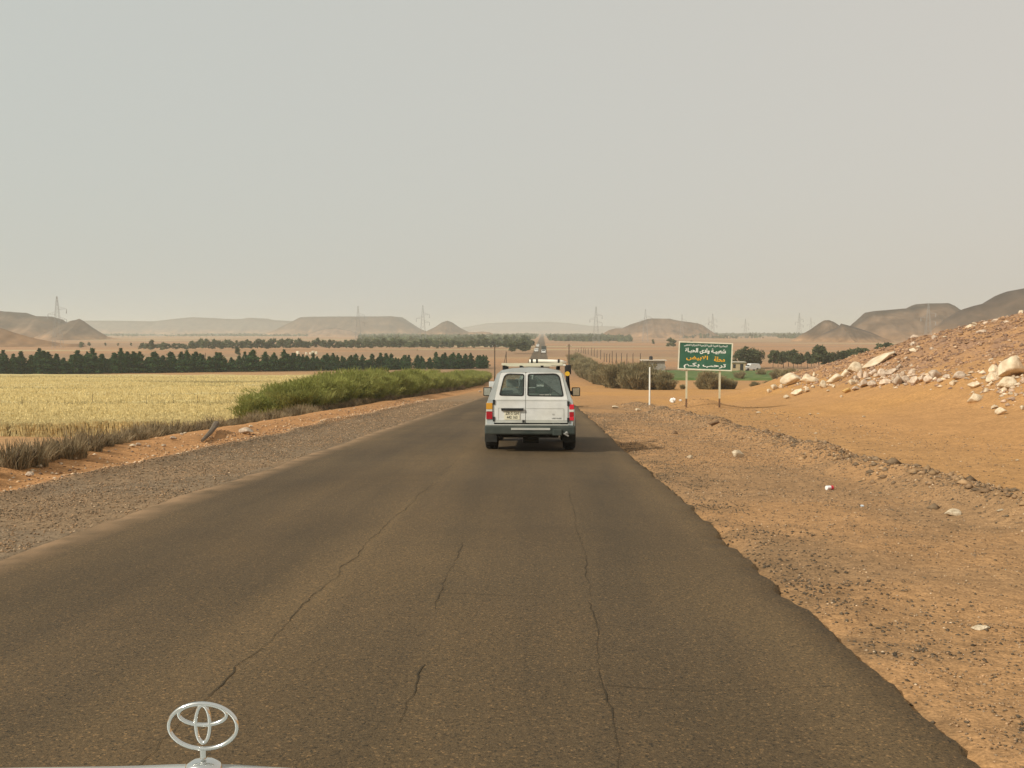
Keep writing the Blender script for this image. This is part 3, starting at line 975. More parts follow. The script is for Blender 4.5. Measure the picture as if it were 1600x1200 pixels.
# ------------------------------------------------------------------ gravel (uncountable)
OCT = np.array([(1, 0, 0), (-1, 0, 0), (0, 1, 0), (0, -1, 0), (0, 0, 1), (0, 0, -.6)], float)
OCF = np.array([(0, 2, 4), (2, 1, 4), (1, 3, 4), (3, 0, 4), (2, 0, 5), (1, 2, 5), (3, 1, 5), (0, 3, 5)])
M_gravel = noise_mat("gravel_stone", (.8, .8, .8), (1.15, 1.13, 1.1), scale=20, attr="Col", rough=.9, layers=())
def gravel(name, x, y, size, cols, label, seed):
    r = np.random.default_rng(seed)
    n = len(x)
    s = np.asarray(size).reshape(-1, 1) * r.uniform(.6, 1.5, (n, 1)) * np.stack([r.uniform(.7, 1.4, n), r.uniform(.7, 1.4, n), r.uniform(.45, .9, n)], 1)
    V = OCT[None] * s[:, None, :] * r.uniform(.7, 1.3, (n, 6, 1))
    a = r.uniform(0, 6.283, n); c, sn = np.cos(a), np.sin(a)
    vx = V[..., 0] * c[:, None] - V[..., 1] * sn[:, None]; vy = V[..., 0] * sn[:, None] + V[..., 1] * c[:, None]
    z = ground(x, y)
    P = np.stack([vx + x[:, None], vy + y[:, None], V[..., 2] + (z + s[:, 2] * .15)[:, None]], -1).reshape(-1, 3)
    F = (OCF[None] + (np.arange(n) * 6)[:, None, None]).reshape(-1, 3)
    me = mesh_np(name, P, F)
    set_col(me, np.repeat(cols * r.uniform(.65, 1.3, (n, 1)), 6, 0))
    o = link_mesh(name, me, M_gravel)
    tag(o, label, "gravel", kind="stuff")
def pick(r, n, pal, wts):
    k = r.choice(len(pal), n, p=np.array(wts) / sum(wts)); return np.array(pal)[k]
r = np.random.default_rng(201)
PAL = [(.28, .185, .105), (.19, .135, .085), (.12, .092, .06), (.38, .24, .13), (.50, .37, .24)]
# right shoulder
n = 60000
y = 3.5 + r.uniform(0, 1, n) ** 1.7 * 42; x = RXR + .12 + r.uniform(0, 1, n) * 4.4
keep = fbm(x * .8, y * .8, 3, 61) + r.uniform(-.35, .35, n) > .42
gravel("shoulder_gravel", x[keep], y[keep], .006 + .00032 * y[keep], pick(r, keep.sum(), PAL, [4, 3, 1.6, 3, .5]), "loose grey and brown gravel scattered over the right shoulder", 1)
# windrow
n = 9000
y = 5 + r.uniform(0, 1, n) ** 1.5 * 55; cx = 5.65 + (fbm(y * .16, y * 0 + 3, 2, 8) - .5) * 1.1
x = cx + r.normal(0, .42, n)
gravel("windrow_gravel", x, y, .013 + .0003 * y, pick(r, n, PAL, [4, 3, 2, 3, .6]), "coarse gravel heaped in the low ridge along the right shoulder", 2)
n = 900
y = 6 + r.uniform(0, 1, n) ** 1.4 * 45; cx = 5.65 + (fbm(y * .16, y * 0 + 3, 2, 8) - .5) * 1.1
x = cx + r.normal(0, .28, n)
gravel("windrow_clods", x, y, .035 * r.uniform(.5, 2.0, n), pick(r, n, [(.26, .165, .09), (.18, .125, .075), (.36, .23, .12)], [4, 3, 2]), "brown clods and stones along the crest of the gravel ridge", 12)
# crumbled asphalt at the edge
n = 9000
y = 3.5 + r.uniform(0, 1, n) ** 1.5 * 40; x = RXR + np.abs(r.normal(0, .55, n)) + .02
keep = fbm(x * 1.7, y * 1.7, 3, 63) * .6 + fbm(x * .5, y * .25, 3, 68) * .4 + r.uniform(-.14, .14, n) > .52
gravel("asphalt_crumbs", x[keep], y[keep], np.full(keep.sum(), .011), np.array([[.095, .072, .048]]).repeat(keep.sum(), 0), "dark crumbled asphalt lying along the broken road edge", 3)
# left shoulder
n = 60000
y = 9 + r.uniform(0, 1, n) ** 1.5 * 55; x = RXL - .15 - r.uniform(0, 1, n) ** .8 * 2.7
keep = fbm(x * .8, y * .8, 3, 66) + r.uniform(-.35, .35, n) > .32
gravel("verge_gravel", x[keep], y[keep], .008 + .00026 * y[keep], pick(r, keep.sum(), PAL, [5, 4, 1.6, 2, .4]), "grey-brown gravel covering the left shoulder", 4)
n = 2600
y = 9 + r.uniform(0, 1, n) ** 1.4 * 60; x = -7.3 - np.abs(r.normal(0, .55, n))
gravel("berm_stones", x, y, .02 + .0003 * y, pick(r, n, [(.52, .34, .19), (.40, .23, .12), (.62, .48, .33), (.2, .14, .1)], [4, 4, 1.5, 1]), "small orange and pale stones on the sandy left berm", 5)
# flat beyond the windrow
n = 4000
y = 8 + r.uniform(0, 1, n) ** 1.3 * 45; x = 6.3 + r.uniform(0, 1, n) * 5
gravel("flat_pebbles", x, y, .009 + .0003 * y, pick(r, n, PAL, [4, 3, 2, 2, 1]), "sparse pebbles on the sandy flat below the rocky hill", 6)
# rubble on the rocky hillside
n = 34000
x = 15 + r.uniform(0, 1, n) * 29; y = 22 + r.uniform(0, 1, n) * 58
ri = hill_rise(x) * sstep(97, 69, y)
keep = (fbm(x * .35, y * .35, 4, 61) - .5) * 1.8 + ri + r.uniform(-.4, .4, n) > np.interp(y, [36, 56], [2.5, 1.65])
x, y = x[keep], y[keep]
gravel("hillside_rubble", x, y, np.full(len(x), .045) * r.uniform(.4, 2.2, len(x)), pick(r, len(x), [(.40, .235, .125), (.31, .19, .12), (.22, .14, .095), (.52, .36, .23)], [4, 4, 2, .8]), "brown rock rubble strewn over the upper slope of the hill", 7)

# broken pale stone around the ledge and the big boulders
px_ = np.concatenate([r.normal(1400, 42, 420), r.normal(1565, 28, 170), r.normal(1262, 30, 70)])
py_ = np.concatenate([r.normal(589, 8, 420), r.normal(600, 17, 170), r.normal(598, 6, 70)])
pp = [at(a, b) for a, b in zip(px_, py_)]
pp = [p for p in pp if p.y < 80 and p.x > 12]
gravel("ledge_rubble", np.array([p.x for p in pp]), np.array([p.y for p in pp]), .085 * r.uniform(.3, 1.6, len(pp)), pick(r, len(pp), [(.56, .42, .28), (.46, .32, .22), (.33, .21, .14), (.66, .53, .38)], [4, 4, 3, 2]), "broken pale stone scattered around the boulders and the rock ledge", 8)

# ------------------------------------------------------------------ boulders and single stones
def rock_mesh(seed, flat=1.0, cuts=11, sub=3, rough=.10):
    rr = random.Random(seed)
    bm = bmesh.new()
    bmesh.ops.create_icosphere(bm, subdivisions=sub, radius=1.0)
    planes = []
    for k in range(cuts):
        nrm = Vector((rr.gauss(0, 1), rr.gauss(0, 1), rr.gauss(0, 1))).normalized()
        planes.append((nrm, rr.uniform(.42, .82)))
    V = np.array([v.co for v in bm.verts])
    o3 = rr.uniform(0, 50)
    n = fbm(V[:, 0] * 1.7 + o3, V[:, 1] * 1.7 + V[:, 2] * 1.3, 4, seed) - .5
    for v, q in zip(bm.verts, n):
        for nrm, d in planes:
            e = v.co.dot(nrm) - d
            if e > 0: v.co -= nrm * e * .92
        v.co *= 1 + q * rough * 2
    me = bpy.data.meshes.new("boulder"); bm.to_mesh(me); bm.free()
    return me
M_pale = noise_mat("pale_sandstone", (.58, .45, .29), (.74, .63, .46), scale=1.6, detail=6, rough=.9, bump=.7, bscale=5, objrand=.10, layers=((.7, .82, 1.08),))
M_pink = noise_mat("pink_sandstone", (.50, .37, .26), (.66, .54, .41), scale=2.2, detail=6, rough=.9, bump=.7, bscale=6, objrand=.15, layers=((.9, .78, 1.08),))
M_ochre = noise_mat("ochre_stone", (.50, .30, .10), (.60, .40, .16), scale=2, rough=.9, bump=.5)
M_brownrock = noise_mat("brown_clod", (.16, .10, .06), (.28, .18, .10), scale=8, rough=.95, bump=.5)
PALE = [rock_mesh(800 + k) for k in range(8)]
def rock(name, px0, px1, py0, py1, m, label, group=None, seed=0, depth=None, tilt=0.0, cat="boulder", sink=.18, mesh=None):
    p = at((px0 + px1) / 2, py1)
    s = p.y / FPX
    wd = max((px1 - px0) * s, .02); ht = max((py1 - py0) * s, .015)
    src = mesh or PALE[seed % len(PALE)]
    me = src.copy(); me.materials.clear() if len(me.materials) else None
    me.materials.append(m)
    o = bpy.data.objects.new(name, me); COL.objects.link(o)
    me.polygons.foreach_set("use_smooth", [True] * len(me.polygons))
    dp = depth or (wd + ht) * .45
    o.scale = (wd * .56, dp * .55, ht * .60)
    o.rotation_euler = (0, tilt, 0)
    o.location = (p.x, p.y + dp * .25, p.z + ht * (.5 - sink * .6))
    tag(o, label, cat, group)
    return o
gl = "pale boulder in the jumble at the foot of the rocky slope"
gg = "pale boulders at the foot of the slope"
rock("boulder", 1222, 1254, 580, 601, M_pale, "large rounded pale boulder with a flat top at the end of the sandy slope", None, 0, tilt=-.25)
rock("boulder", 1204, 1217, 600, 609, M_pale, "block-shaped pale stone just below the large rounded boulder", None, 1, cat="boulder")
rock("boulder", 1248, 1290, 586, 598, M_pale, "low flat pale slab beside the large rounded boulder", None, 2)
rock("boulder", 1270, 1275, 579, 588, M_pale, "small upright pointed stone standing on a flat slab", None, 3)
rock("boulder", 1291, 1315, 585, 598, M_pale, "white sloping slab between the flat slab and the upright block", None, 4, tilt=-.35)
rock("boulder", 1326, 1347, 565, 583, M_pale, "upright tapering pale block on the slope crest before the trees", None, 5)
rock("boulder", 1349, 1404, 553, 568, M_pale, "long pale slab lying along the skyline of the rocky slope", None, 6, tilt=-.44, depth=1.2)
rock("boulder", 1564, 1606, 549, 590, M_pale, "biggest pale boulder with a bright white face on the hillside", None, 7, depth=1.2)
rock("boulder", 1546, 1565, 566, 583, M_pale, "three-sided brown-shaded boulder leaning on the biggest boulder", None, 3)
rock("boulder", 1510, 1540, 612, 628, M_pale, "long rounded pale boulder lying alone on the smooth sand slope", None, 2, tilt=-.5)
rock("boulder", 1316, 1329, 605, 614, M_ochre, "small ochre yellow stone among the pink rubble", None, 4)
for k, (a, b, c, d) in enumerate([(1198, 1206, 607, 614), (1216, 1226, 598, 607), (1254, 1271, 581, 594), (1313, 1327, 577, 590), (1281, 1291, 594, 607), (1237, 1258, 606, 617), (1257, 1265, 603, 613),
        (1225, 1235, 616, 623), (1326, 1337, 592, 602), (1312, 1318, 616, 621), (1541, 1569, 577, 595), (1569, 1583, 571, 589), (1561, 1589, 589, 608), (1514, 1535, 595, 606), (1548, 1560, 631, 639),
        (1557, 1575, 635, 648), (1594, 1603, 633, 641), (1484, 1495, 592, 602), (1538, 1546, 604, 613), (1544, 1552, 596, 603), (1575, 1583, 612, 618), (1300, 1306, 600, 606), (1291, 1297, 608, 612)]):
    rock("boulder", a, b, c, d, M_pale, gl, gg, k + 1, tilt=rnd.uniform(-.35, .15))
for k, (a, b, c, d) in enumerate([(1374, 1398, 589, 600), (1394, 1409, 585, 602), (1408, 1421, 587, 598), (1422, 1437, 585, 601), (1436, 1446, 584, 597), (1445, 1461, 584, 598), (1451, 1473, 577, 592),
        (1340, 1351, 574, 590), (1349, 1358, 577, 591), (1357, 1371, 576, 587), (1371, 1385, 576, 590), (1384, 1406, 574, 585), (1342, 1359, 590, 605), (1357, 1373, 593, 605), (1333, 1343, 586, 596), (1405, 1418, 577, 588), (1420, 1432, 575, 585), (1400, 1409, 568, 577),
        (1490, 1509, 580, 593), (1474, 1486, 583, 592), (1330, 1345, 602, 610), (1465, 1474, 590, 598)]):
    rock("boulder", a, b, c, d, M_pink, "pinkish white rock in the broken ledge across the hillside", "pink rock ledge on the hillside", k + 3, tilt=rnd.uniform(-.3, .2))
for k in range(26):   # stones along the hill's skyline and on its rubble
    px = rnd.uniform(1405, 1598); yy = rnd.uniform(58, 74)
    p = on(px, yy); sz_ = rnd.uniform(.12, .38)
    me = PALE[k % 8].copy(); me.materials.append(M_pink if k % 3 else M_pale)
    o = bpy.data.objects.new("hillside_stone", me); COL.objects.link(o)
    o.location = p + Vector((0, 0, sz_ * .2)); o.scale = (sz_, sz_ * .8, sz_ * .6); o.rotation_euler = (rnd.uniform(-.3, .3), rnd.uniform(-.4, .1), rnd.uniform(0, 6))
    tag(o, "brown-pink stone half buried in the upper hillside rubble", "stone", "stones in the hillside rubble")
# single stones on the shoulders
rock("stone", 1143, 1163, 703, 716, M_pale, "squarish pale stone on the right shoulder near the road", None, 1, cat="stone", sink=.1)
rock("stone", 1072, 1085, 710, 717, M_pale, "small flat pale stone nearer the asphalt on the right shoulder", None, 2, cat="stone", sink=.1)
rock("stone", 1050, 1060, 671, 679, M_brownrock, "dark brown block of stone on the right shoulder", None, 3, cat="stone", sink=.1)
rock("stone", 1106, 1124, 657, 665, M_brownrock, "brown earthen clod on the crest of the gravel ridge", None, 4, cat="stone", sink=.1)
rock("stone", 1478, 1502, 796, 808, M_pale, "rounded pale stone at the outer foot of the gravel ridge", None, 5, cat="stone", sink=.2)
rock("stone", 1520, 1549, 976, 987, M_pale, "flat pale stone lying in the gravel of the right shoulder", None, 6, cat="stone", sink=.2)
rock("stone", 954, 967, 633, 638, M_pale, "pale stone by the road edge ahead of the white pole", None, 7, cat="stone", sink=.1)
rock("stone", 992, 1002, 638, 643, M_pale, "small tan stone at the roadside before the white pole", None, 1, cat="stone", sink=.1)
for k, (px, py, wd) in enumerate([(1186, 646, 8), (1211, 647, 4), (1213, 652, 4), (1250, 653, 4), (1265, 648, 5), (1278, 647, 4), (1275, 678, 6), (1212, 667, 5), (1218, 673, 4), (1350, 652, 6), (1415, 730, 5), (1364, 723, 5), (1563, 801, 12), (1545, 757, 5), (1590, 720, 6)]):
    rock("sand_pebble_stone", px - wd / 2, px + wd / 2, py - wd * .4, py, M_pale, "small whitish stone on the smooth sand below the boulders", "small stones on the sand flat", k, cat="stone", sink=.1)
for k, (px, py, wd) in enumerate([(50, 738, 9), (95, 726, 7), (108, 716, 6), (117, 718, 7), (170, 707, 6), (180, 704, 5), (207, 699, 10), (216, 697, 9), (232, 699, 8), (254, 697, 6), (256, 698, 6), (283, 680, 6), (289, 678, 6), (270, 687, 12), (384, 679, 22), (392, 668, 7), (405, 657, 8), (45, 745, 16), (60, 732, 10), (519, 634, 10), (505, 637, 9), (470, 645, 8), (560, 626, 6), (750, 613, 5)]):
    rock("berm_stone", px - wd / 2, px + wd / 2, py - wd * .55, py, M_pink if k % 3 else M_pale, "pale stone on the orange sand berm before the dry brush", "stones on the left berm", k + 2, cat="stone", sink=.1)

# driftwood-like stick on the left berm
p0, p1 = at(316, 692), at(338, 672)
mb = MB().path([p0 + Vector((0, 0, .05)), (p0 + p1) / 2 + Vector((.03, 0, .10)), p1 + Vector((0, 0, .16))], lambda t: .035 + .05 * t, 7)
tag(mb.build("dead_log", M_bark), "grey dead palm stub lying on the orange left berm", "log")

# ------------------------------------------------------------------ litter
M_plastic = mat("white_plastic", (.80, .79, .75), .5)
def crumple(name, px, py, wd, ht, m, label, seed, cat):
    p = at(px, py); s = p.y / FPX
    rr = random.Random(seed)
    bm = bmesh.new(); bmesh.ops.create_icosphere(bm, subdivisions=3, radius=1)
    for v in bm.verts:
        q = 1 + rr.uniform(-.18, .18)
        v.co = Vector((v.co.x * q * (1 - .45 * max(0, v.co.z)), v.co.y * q, v.co.z * q + .25 * math.sin(v.co.x * 4)))
    me = bpy.data.meshes.new(name); bm.to_mesh(me); bm.free()
    o = link_mesh(name, me, m)
    o.scale = (wd * s / 2, wd * s / 2.4, ht * s / 2); o.location = p + Vector((0, 0, ht * s * .42)); o.rotation_euler = (0, .35, rr.uniform(0, 3))
    tag(o, label, cat)
crumple("plastic_bag", 1051, 629, 10, 8, M_plastic, "crumpled white plastic bag on the sand beside the sign post", 1, "bag")
crumple("plastic_scrap", 1063, 627, 5, 3, M_plastic, "small white plastic scrap next to the crumpled bag", 2, "litter")
crumple("paper_scrap", 1347, 792, 6, 3, mat("bluish_paper", (.55, .62, .66), .6), "bluish white paper scrap in the gravel near the can", 3, "litter")
crumple("leaf_scrap", 1302, 701, 9, 3, M_brownrock, "dark brown scrap lying on the sand flat", 4, "litter")
crumple("road_scrap", 75, 927, 12, 3, mat("grey_scrap", (.4, .4, .36), .7), "flattened grey scrap lying on the left lane", 5, "litter")
p = at(1296, 766)
can = empty("drink_can", p + Vector((0, 0, .035)), (.15, 0, .35))
M_red = mat("red_print", (.55, .03, .05), .35); M_can = mat("white_can", (.78, .77, .74), .35); M_alu = mat("aluminium", (.6, .6, .6), .3, 1)
MB().lathe_x([(-.058, .024), (-.053, .033), (.012, .033)], 0, 0, 0, 16).build("printed_body", M_can, can)
MB().lathe_x([(.013, .0331), (.053, .0331), (.058, .024)], 0, 0, 0, 16).build("red_end", M_red, can)
MB().lathe_x([(.058, .026), (.062, .024)], 0, 0, 0, 16).build("lid", M_alu, can)
b_ = MB()
for k in range(3):
    b_.box(-.035 + .02 * k, -.028 + .02 * k, -.0345, -.0335, -.012 + .004 * k, .015)
b_.build("red_print", M_red, can)
tag(can, "crushed red and white drink can on the right gravel shoulder", "can")

# ------------------------------------------------------------------ Arabic lettering
ISO = {'ا': 0xFE8D, 'ب': 0xFE8F, 'ة': 0xFE93, 'ت': 0xFE95, 'ث': 0xFE99, 'ج': 0xFE9D, 'ح': 0xFEA1, 'د': 0xFEA9, 'ر': 0xFEAD, 'ش': 0xFEB5, 'ض': 0xFEBD, 'ظ': 0xFEC5, 'ع': 0xFEC9,
       'ك': 0xFED9, 'ل': 0xFEDD, 'م': 0xFEE1, 'ه': 0xFEE9, 'و': 0xFEED, 'ى': 0xFEEF, 'ي': 0xFEF1}
NOJOIN = set('اةدروىء ')
def shape_arabic(s):
    out = []
    i = 0
    toks = []
    while i < len(s):
        if s[i] == 'ل' and i + 1 < len(s) and s[i + 1] == 'ا': toks.append('لا'); i += 2
        else: toks.append(s[i]); i += 1
    for i, ch in enumerate(toks):
        if ch == ' ': out.append(' '); continue
        prv = toks[i - 1] if i else ' '
        nxt = toks[i + 1] if i + 1 < len(toks) else ' '
        jp = prv != ' ' and prv[-1] not in NOJOIN and prv != 'لا'
        jn = nxt != ' ' and ch[-1] not in NOJOIN and ch != 'لا'
        if ch == 'ـ': out.append('ـ'); continue
        if ch == 'لا': out.append(chr(0xFEFB + (1 if jp else 0))); continue
        b = ISO[ch]
        if ch in NOJOIN: out.append(chr(b + (1 if jp else 0)))
        else:
            out.append(chr(b + (3 if jp and jn else 2 if jn else 1 if jp else 0)))
    return ''.join(reversed(out))

def text_mesh(body, width, height, extrude=.004, bold=0.0, slant=0.0):
    cu = bpy.data.curves.new("lettering", 'FONT')
    cu.body = body; cu.size = 1.0; cu.align_x = 'CENTER'; cu.resolution_u = 3
    cu.offset = bold; cu.shear = slant
    to = bpy.data.objects.new("lettering_tmp", cu); COL.objects.link(to)
    dg = bpy.context.evaluated_depsgraph_get(); dg.update()
    me = bpy.data.meshes.new_from_object(to.evaluated_get(dg))
    bpy.data.objects.remove(to)
    n = len(me.vertices)
    co = np.zeros(n * 3, np.float32); me.vertices.foreach_get("co", co); co = co.reshape(-1, 3)
    lo, hi = co.min(0), co.max(0)
    co[:, 0] = (co[:, 0] - (lo[0] + hi[0]) / 2) / max(hi[0] - lo[0], 1e-6) * width
    co[:, 1] = (co[:, 1] - (lo[1] + hi[1]) / 2) / max(hi[1] - lo[1], 1e-6) * height
    out = np.stack([co[:, 0], np.full(n, -extrude), co[:, 1]], 1)      # into the x-z plane, facing -y
    me.vertices.foreach_set("co", out.ravel().astype(np.float32)); me.update()
    me.name = "lettering"
    return me

# ------------------------------------------------------------------ road sign
def sign():
    Y0 = 51.0
    pr = at(1125, 637); Y0 = pr.y
    s = Y0 / FPX
    dl = ray(1060, 555); dr = ray(1144, 558)
    xl, xr = dl.x * Y0, dr.x * Y0
    cx = (xl + xr) / 2
    ztop_, zbot = CAM_Z + ray(1102, 534.5).z * Y0, CAM_Z + ray(1102, 578.5).z * Y0
    cz = (ztop_ + zbot) / 2; hw = (xr - xl) / 2; hh = (ztop_ - zbot) / 2
    gz0 = gz(cx, Y0)
    root = empty("road_sign", (cx, Y0, gz0), (0, 0, R(-3)))
    M_green = noise_mat("green_enamel", (.022, .10, .06), (.042, .135, .085), scale=2, rough=.5, spec=.4, layers=((.8, .88, 1.1), (9, .92, 1.06)))
    M_cream = noise_mat("cream_paint", (.62, .60, .45), (.74, .72, .58), scale=6, rough=.6)
    M_rust = noise_mat("rusty_cream_post", (.58, .55, .40), (.50, .45, .30), scale=5, rough=.7)
    M_rust2 = noise_mat("rust", (.10, .055, .03), (.2, .12, .07), scale=9, rough=.9)
    M_white = mat("sign_white", (.80, .82, .76), .6); M_yel = mat("sign_orange", (.80, .42, .03), .6)
    roll = Matrix.Rotation(R(2.0), 4, 'Y')
    def put(o, dz=0.0, dx=0.0):
        o.matrix_local = Matrix.Translation((0, 0, cz - gz0)) @ roll @ Matrix.Translation((dx, 0, dz)); return o
    b = MB().box(-hw + .05, hw - .05, -.012, .012, -hh + .05, hh - .05).build("panel", M_green, root); put(b)
    f = MB()
    f.box(-hw, hw, -.03, .03, hh - .06, hh).box(-hw, hw, -.03, .03, -hh, -hh + .06)
    f.box(-hw, -hw + .06, -.03, .03, -hh + .06, hh - .06).box(hw - .06, hw, -.03, .03, -hh + .06, hh - .06)
    put(f.build("frame", M_cream, root))
    W = 2 * hw
    for body, wd, ht, zz, xx, m, bold in [
            ("الجماهيرية العربية الليبية الشعبية الاشتراكية العظمى", .80 * W, .135, .545, 0, M_white, .016),
            ("شعبيـة وادى الحيـاة", .75 * W, .30, .26, 0, M_white, .034),
            ("محلة", .20 * W, .27, -.13, .265 * W, M_yel, .026),
            ("الابيض", .40 * W, .27, -.11, -.15 * W, M_yel, .026),
            ("ترحب بكـم", .78 * W, .30, -.50, 0, M_white, .022)]:
        zz *= hh / .73
        o = link_mesh("lettering", text_mesh(shape_arabic(body), wd, ht * hh / .73, .016, bold), m, root)
        put(o, zz, xx)
    for px in (1073, 1124.5):
        xx = ray(px, 600).x * Y0 - cx
        gp = gz(xx + cx, Y0 + .06) - gz0
        zb = cz - gz0 - hh - xx * math.tan(R(2.0))
        MB().box(xx - .045, xx + .045, .032, .10, gp + .45, cz - gz0 + hh * .6).build("post", M_rust, root)
        MB().box(xx - .042, xx + .042, .035, .097, gp - .3, gp + .45).build("post_foot", M_rust2, root)
    tag(root, "green framed road sign with white and orange Arabic lettering on two posts", "road sign")
sign()

# slim white pole
p = at(1015, 633); h_ = (633 - 575) * p.y / FPX
pole = empty("marker_pole", p)
M_wp = noise_mat("white_pole_paint", (.70, .70, .62), (.80, .80, .74), scale=4, rough=.6)
MB().tube((0, 0, -.3), (0, 0, h_), .045, .04, 10).build("shaft", M_wp, pole)
MB().tube((0, 0, h_), (0, 0, h_ + .03), .047, .03, 10).build("cap", M_wp, pole)
tag(pole, "slim white marker pole standing left of the green sign", "pole")

# ------------------------------------------------------------------ utility poles, fence posts, pylons
M_wood = noise_mat("dark_weathered_wood", (.07, .05, .035), (.12, .09, .06), scale=6)
def utility_pole(px, top_py, y, label):
    p = on(px, y); top = CAM_Z + ray(px, top_py).z * y - p.z
    root = empty("utility_pole", p)
    MB().tube((0, 0, -.4), (0, 0, top), .13, .09, 8).build("shaft", M_wood, root)
    MB().box(-.5, .5, -.05, .05, top - .45, top - .35).build("crossarm", M_wood, root)
    for xx in (-.42, 0, .42): MB().tube((xx, 0, top - .35), (xx, 0, top - .15), .04, .03, 6).build("insulator", M_wp, root)
    tag(root, label, "utility pole")
utility_pole(773, 538.5, 190, "dark wooden utility pole left of the road among the green hedge")
utility_pole(889, 537.5, 195, "dark wooden utility pole right of the road before the brown thicket")
p = on(791, 262); root = empty("braced_pole", p)
MB().tube((0, 0, -.4), (0, 0, 4.4), .12, .09, 8).build("shaft", M_wood, root)
MB().tube((-.9, 0, -.3), (-.02, 0, 4.0), .09, .07, 8).build("brace", M_wood, root)
MB().tube((-.75, 0, 1.0), (0, 0, 1.0), .06, .06, 6).build("tie", M_wood, root)
tag(root, "dark A-braced pole left of the road beyond the green hedge", "utility pole")
for px, top, y in [(289, 548, 300), (321, 551, 290), (611, 551, 280), (652, 545, 500)]:
    p = on(px, y); h_ = CAM_Z + ray(px, top).z * y - p.z
    o = MB().tube((0, 0, -.3), (0, 0, h_), .12, .08, 6).build("thin_post", M_wood); o.location = p
    tag(o, "thin dark post rising behind the windbreak belt", "post", "thin posts behind the belt")
for px, py, hgt in [(35, 648, .75), (145, 640, .7), (155, 655, .3), (229, 650, .9), (271, 641, .7), (309, 638, .6), (190, 632, .4)]:
    p = at(px, py + 2)
    o = MB().tube((0, 0, -.1), (0, 0, hgt + .35), .015, .012, 6).build("field_stake", M_wood); o.location = p
    tag(o, "thin dark stake standing in the yellow wheat", "stake", "stakes in the wheat field")
posts = [(944, 552, 318), (948, 553, 314), (952.5, 553, 310), (956.5, 549, 306), (963, 552, 303), (971, 552, 299), (979.5, 553, 295), (989, 553, 291), (1000.6, 552.5, 286),
         (908, 543, 450), (912, 544, 440), (915, 545, 430), (919, 545, 420), (924, 544, 400), (928.5, 545, 385), (933, 547, 365), (938.5, 547, 345), (904, 545, 470), (900, 545, 490)]
for px, top, y in posts:
    p = on(px, y); h_ = CAM_Z + ray(px, top).z * y - p.z
    o = MB().tube((0, 0, -.3), (0, 0, h_), .13, .10, 6).tube((0, 0, h_), (.25, 0, h_ + .25), .05, .04, 5).build("fence_post", M_wood); o.location = p
    tag(o, "thin dark fence post in the row running behind the brown thicket", "fence post", "fence posts behind the thicket")

M_steel = mat("grey_lattice_steel", (.30, .30, .29), .6, .2)
def pylon_proto():
    root = empty("pylon")
    H = 30.0
    def hw(z): return 2.6 * (1 - z / H) ** 1.0 * (.9 if z < 16 else .9) + .22
    lv = [0, 4, 8, 11.5, 14.5, 17, 19.5, 22, 24, 26, 28, 30]
    for sx in (-1, 1):
        for sy in (-1, 1):
            MB().path([(sx * hw(z), sy * hw(z), z) for z in lv], .075, 5).build("leg", M_steel, root)
    br = MB()
    for a, b in zip(lv[:-1], lv[1:]):
        for (ax, ay, bx, by) in [(-1, -1, 1, -1), (1, -1, 1, 1), (1, 1, -1, 1), (-1, 1, -1, -1)]:
            br.tube((ax * hw(a), ay * hw(a), a), (bx * hw(b), by * hw(b), b), .035, .035, 4)
            br.tube((bx * hw(a), by * hw(a), a), (ax * hw(b), ay * hw(b), b), .035, .035, 4)
    br.build("bracing", M_steel, root)
    for sx, z in [(1, 22.5), (-1, 19.5), (1, 16.5)]:
        arm = MB()
        for sy in (-.4, .4):
            arm.tube((sx * hw(z), sy, z), (sx * 5.2, 0, z + .3), .08, .06, 5)
        arm.tube((sx * hw(z), 0, z + 1.7), (sx * 5.2, 0, z + .3), .07, .05, 5)
        for t in (.35, .65): arm.tube((sx * (hw(z) + (5.2 - hw(z)) * t), 0, z + .2), (sx * (hw(z) + (5.2 - hw(z)) * t), 0, z + .3 + 1.4 * (1 - t)), .05, .05, 4)
        a = arm.build("crossarm", M_steel, root)
        MB().tube((sx * 5.1, -.5, z - 2.4), (sx * 5.2, 0, z + .3), .14, .10, 6).tube((sx * 5.1, .5, z - 2.4), (sx * 5.2, 0, z + .3), .14, .10, 6).build("insulator", M_steel, a)
    return root
pyp = Pool([pylon_proto()])
PY = [(91, 463, None, "lattice pylon standing before the cone hill at the left valley edge"),
      (560, 478, None, "faint lattice pylon in front of the flat-topped mesa"), (661, 477, None, "lattice pylon between the flat-topped mesa and the cone hill"),
      (931, 479, None, "lattice pylon standing alone right of the far road end"), (1008, 483, None, "lattice pylon behind the left shoulder of the right mesa"),
      (1065, 491, None, "very faint pylon over the right end of the right mesa"), (1113, 490, None, "lattice pylon at the right foot of the right mesa"),
      (1107, 495, None, "faint pylon close behind the one at the foot of the right mesa"),
      (1164, 498, 1150, "lattice pylon rising over the green sign's right side"), (1248, 489, None, "lattice pylon at the left foot of the twin cone hills"),
      (1266, 496, None, "smaller lattice pylon against the left slope of the twin cone hills"), (1449, 474, None, "pale lattice pylon in front of the big brown hill")]
for k, (px, top, D, lab) in enumerate(PY):
    if D is None: D = (30.0 - 9.6) * FPX / (VPY - top)
    p = on(px, D); h_ = CAM_Z + ray(px, top).z * D - p.z
    o = pyp.take(0); s = h_ / 30.0
    o.location = p; o.scale = (s, s, s); o.rotation_euler = (0, 0, R(rnd.uniform(-22, 22)))
    tag(o, lab, "pylon", "power line pylons across the valley")

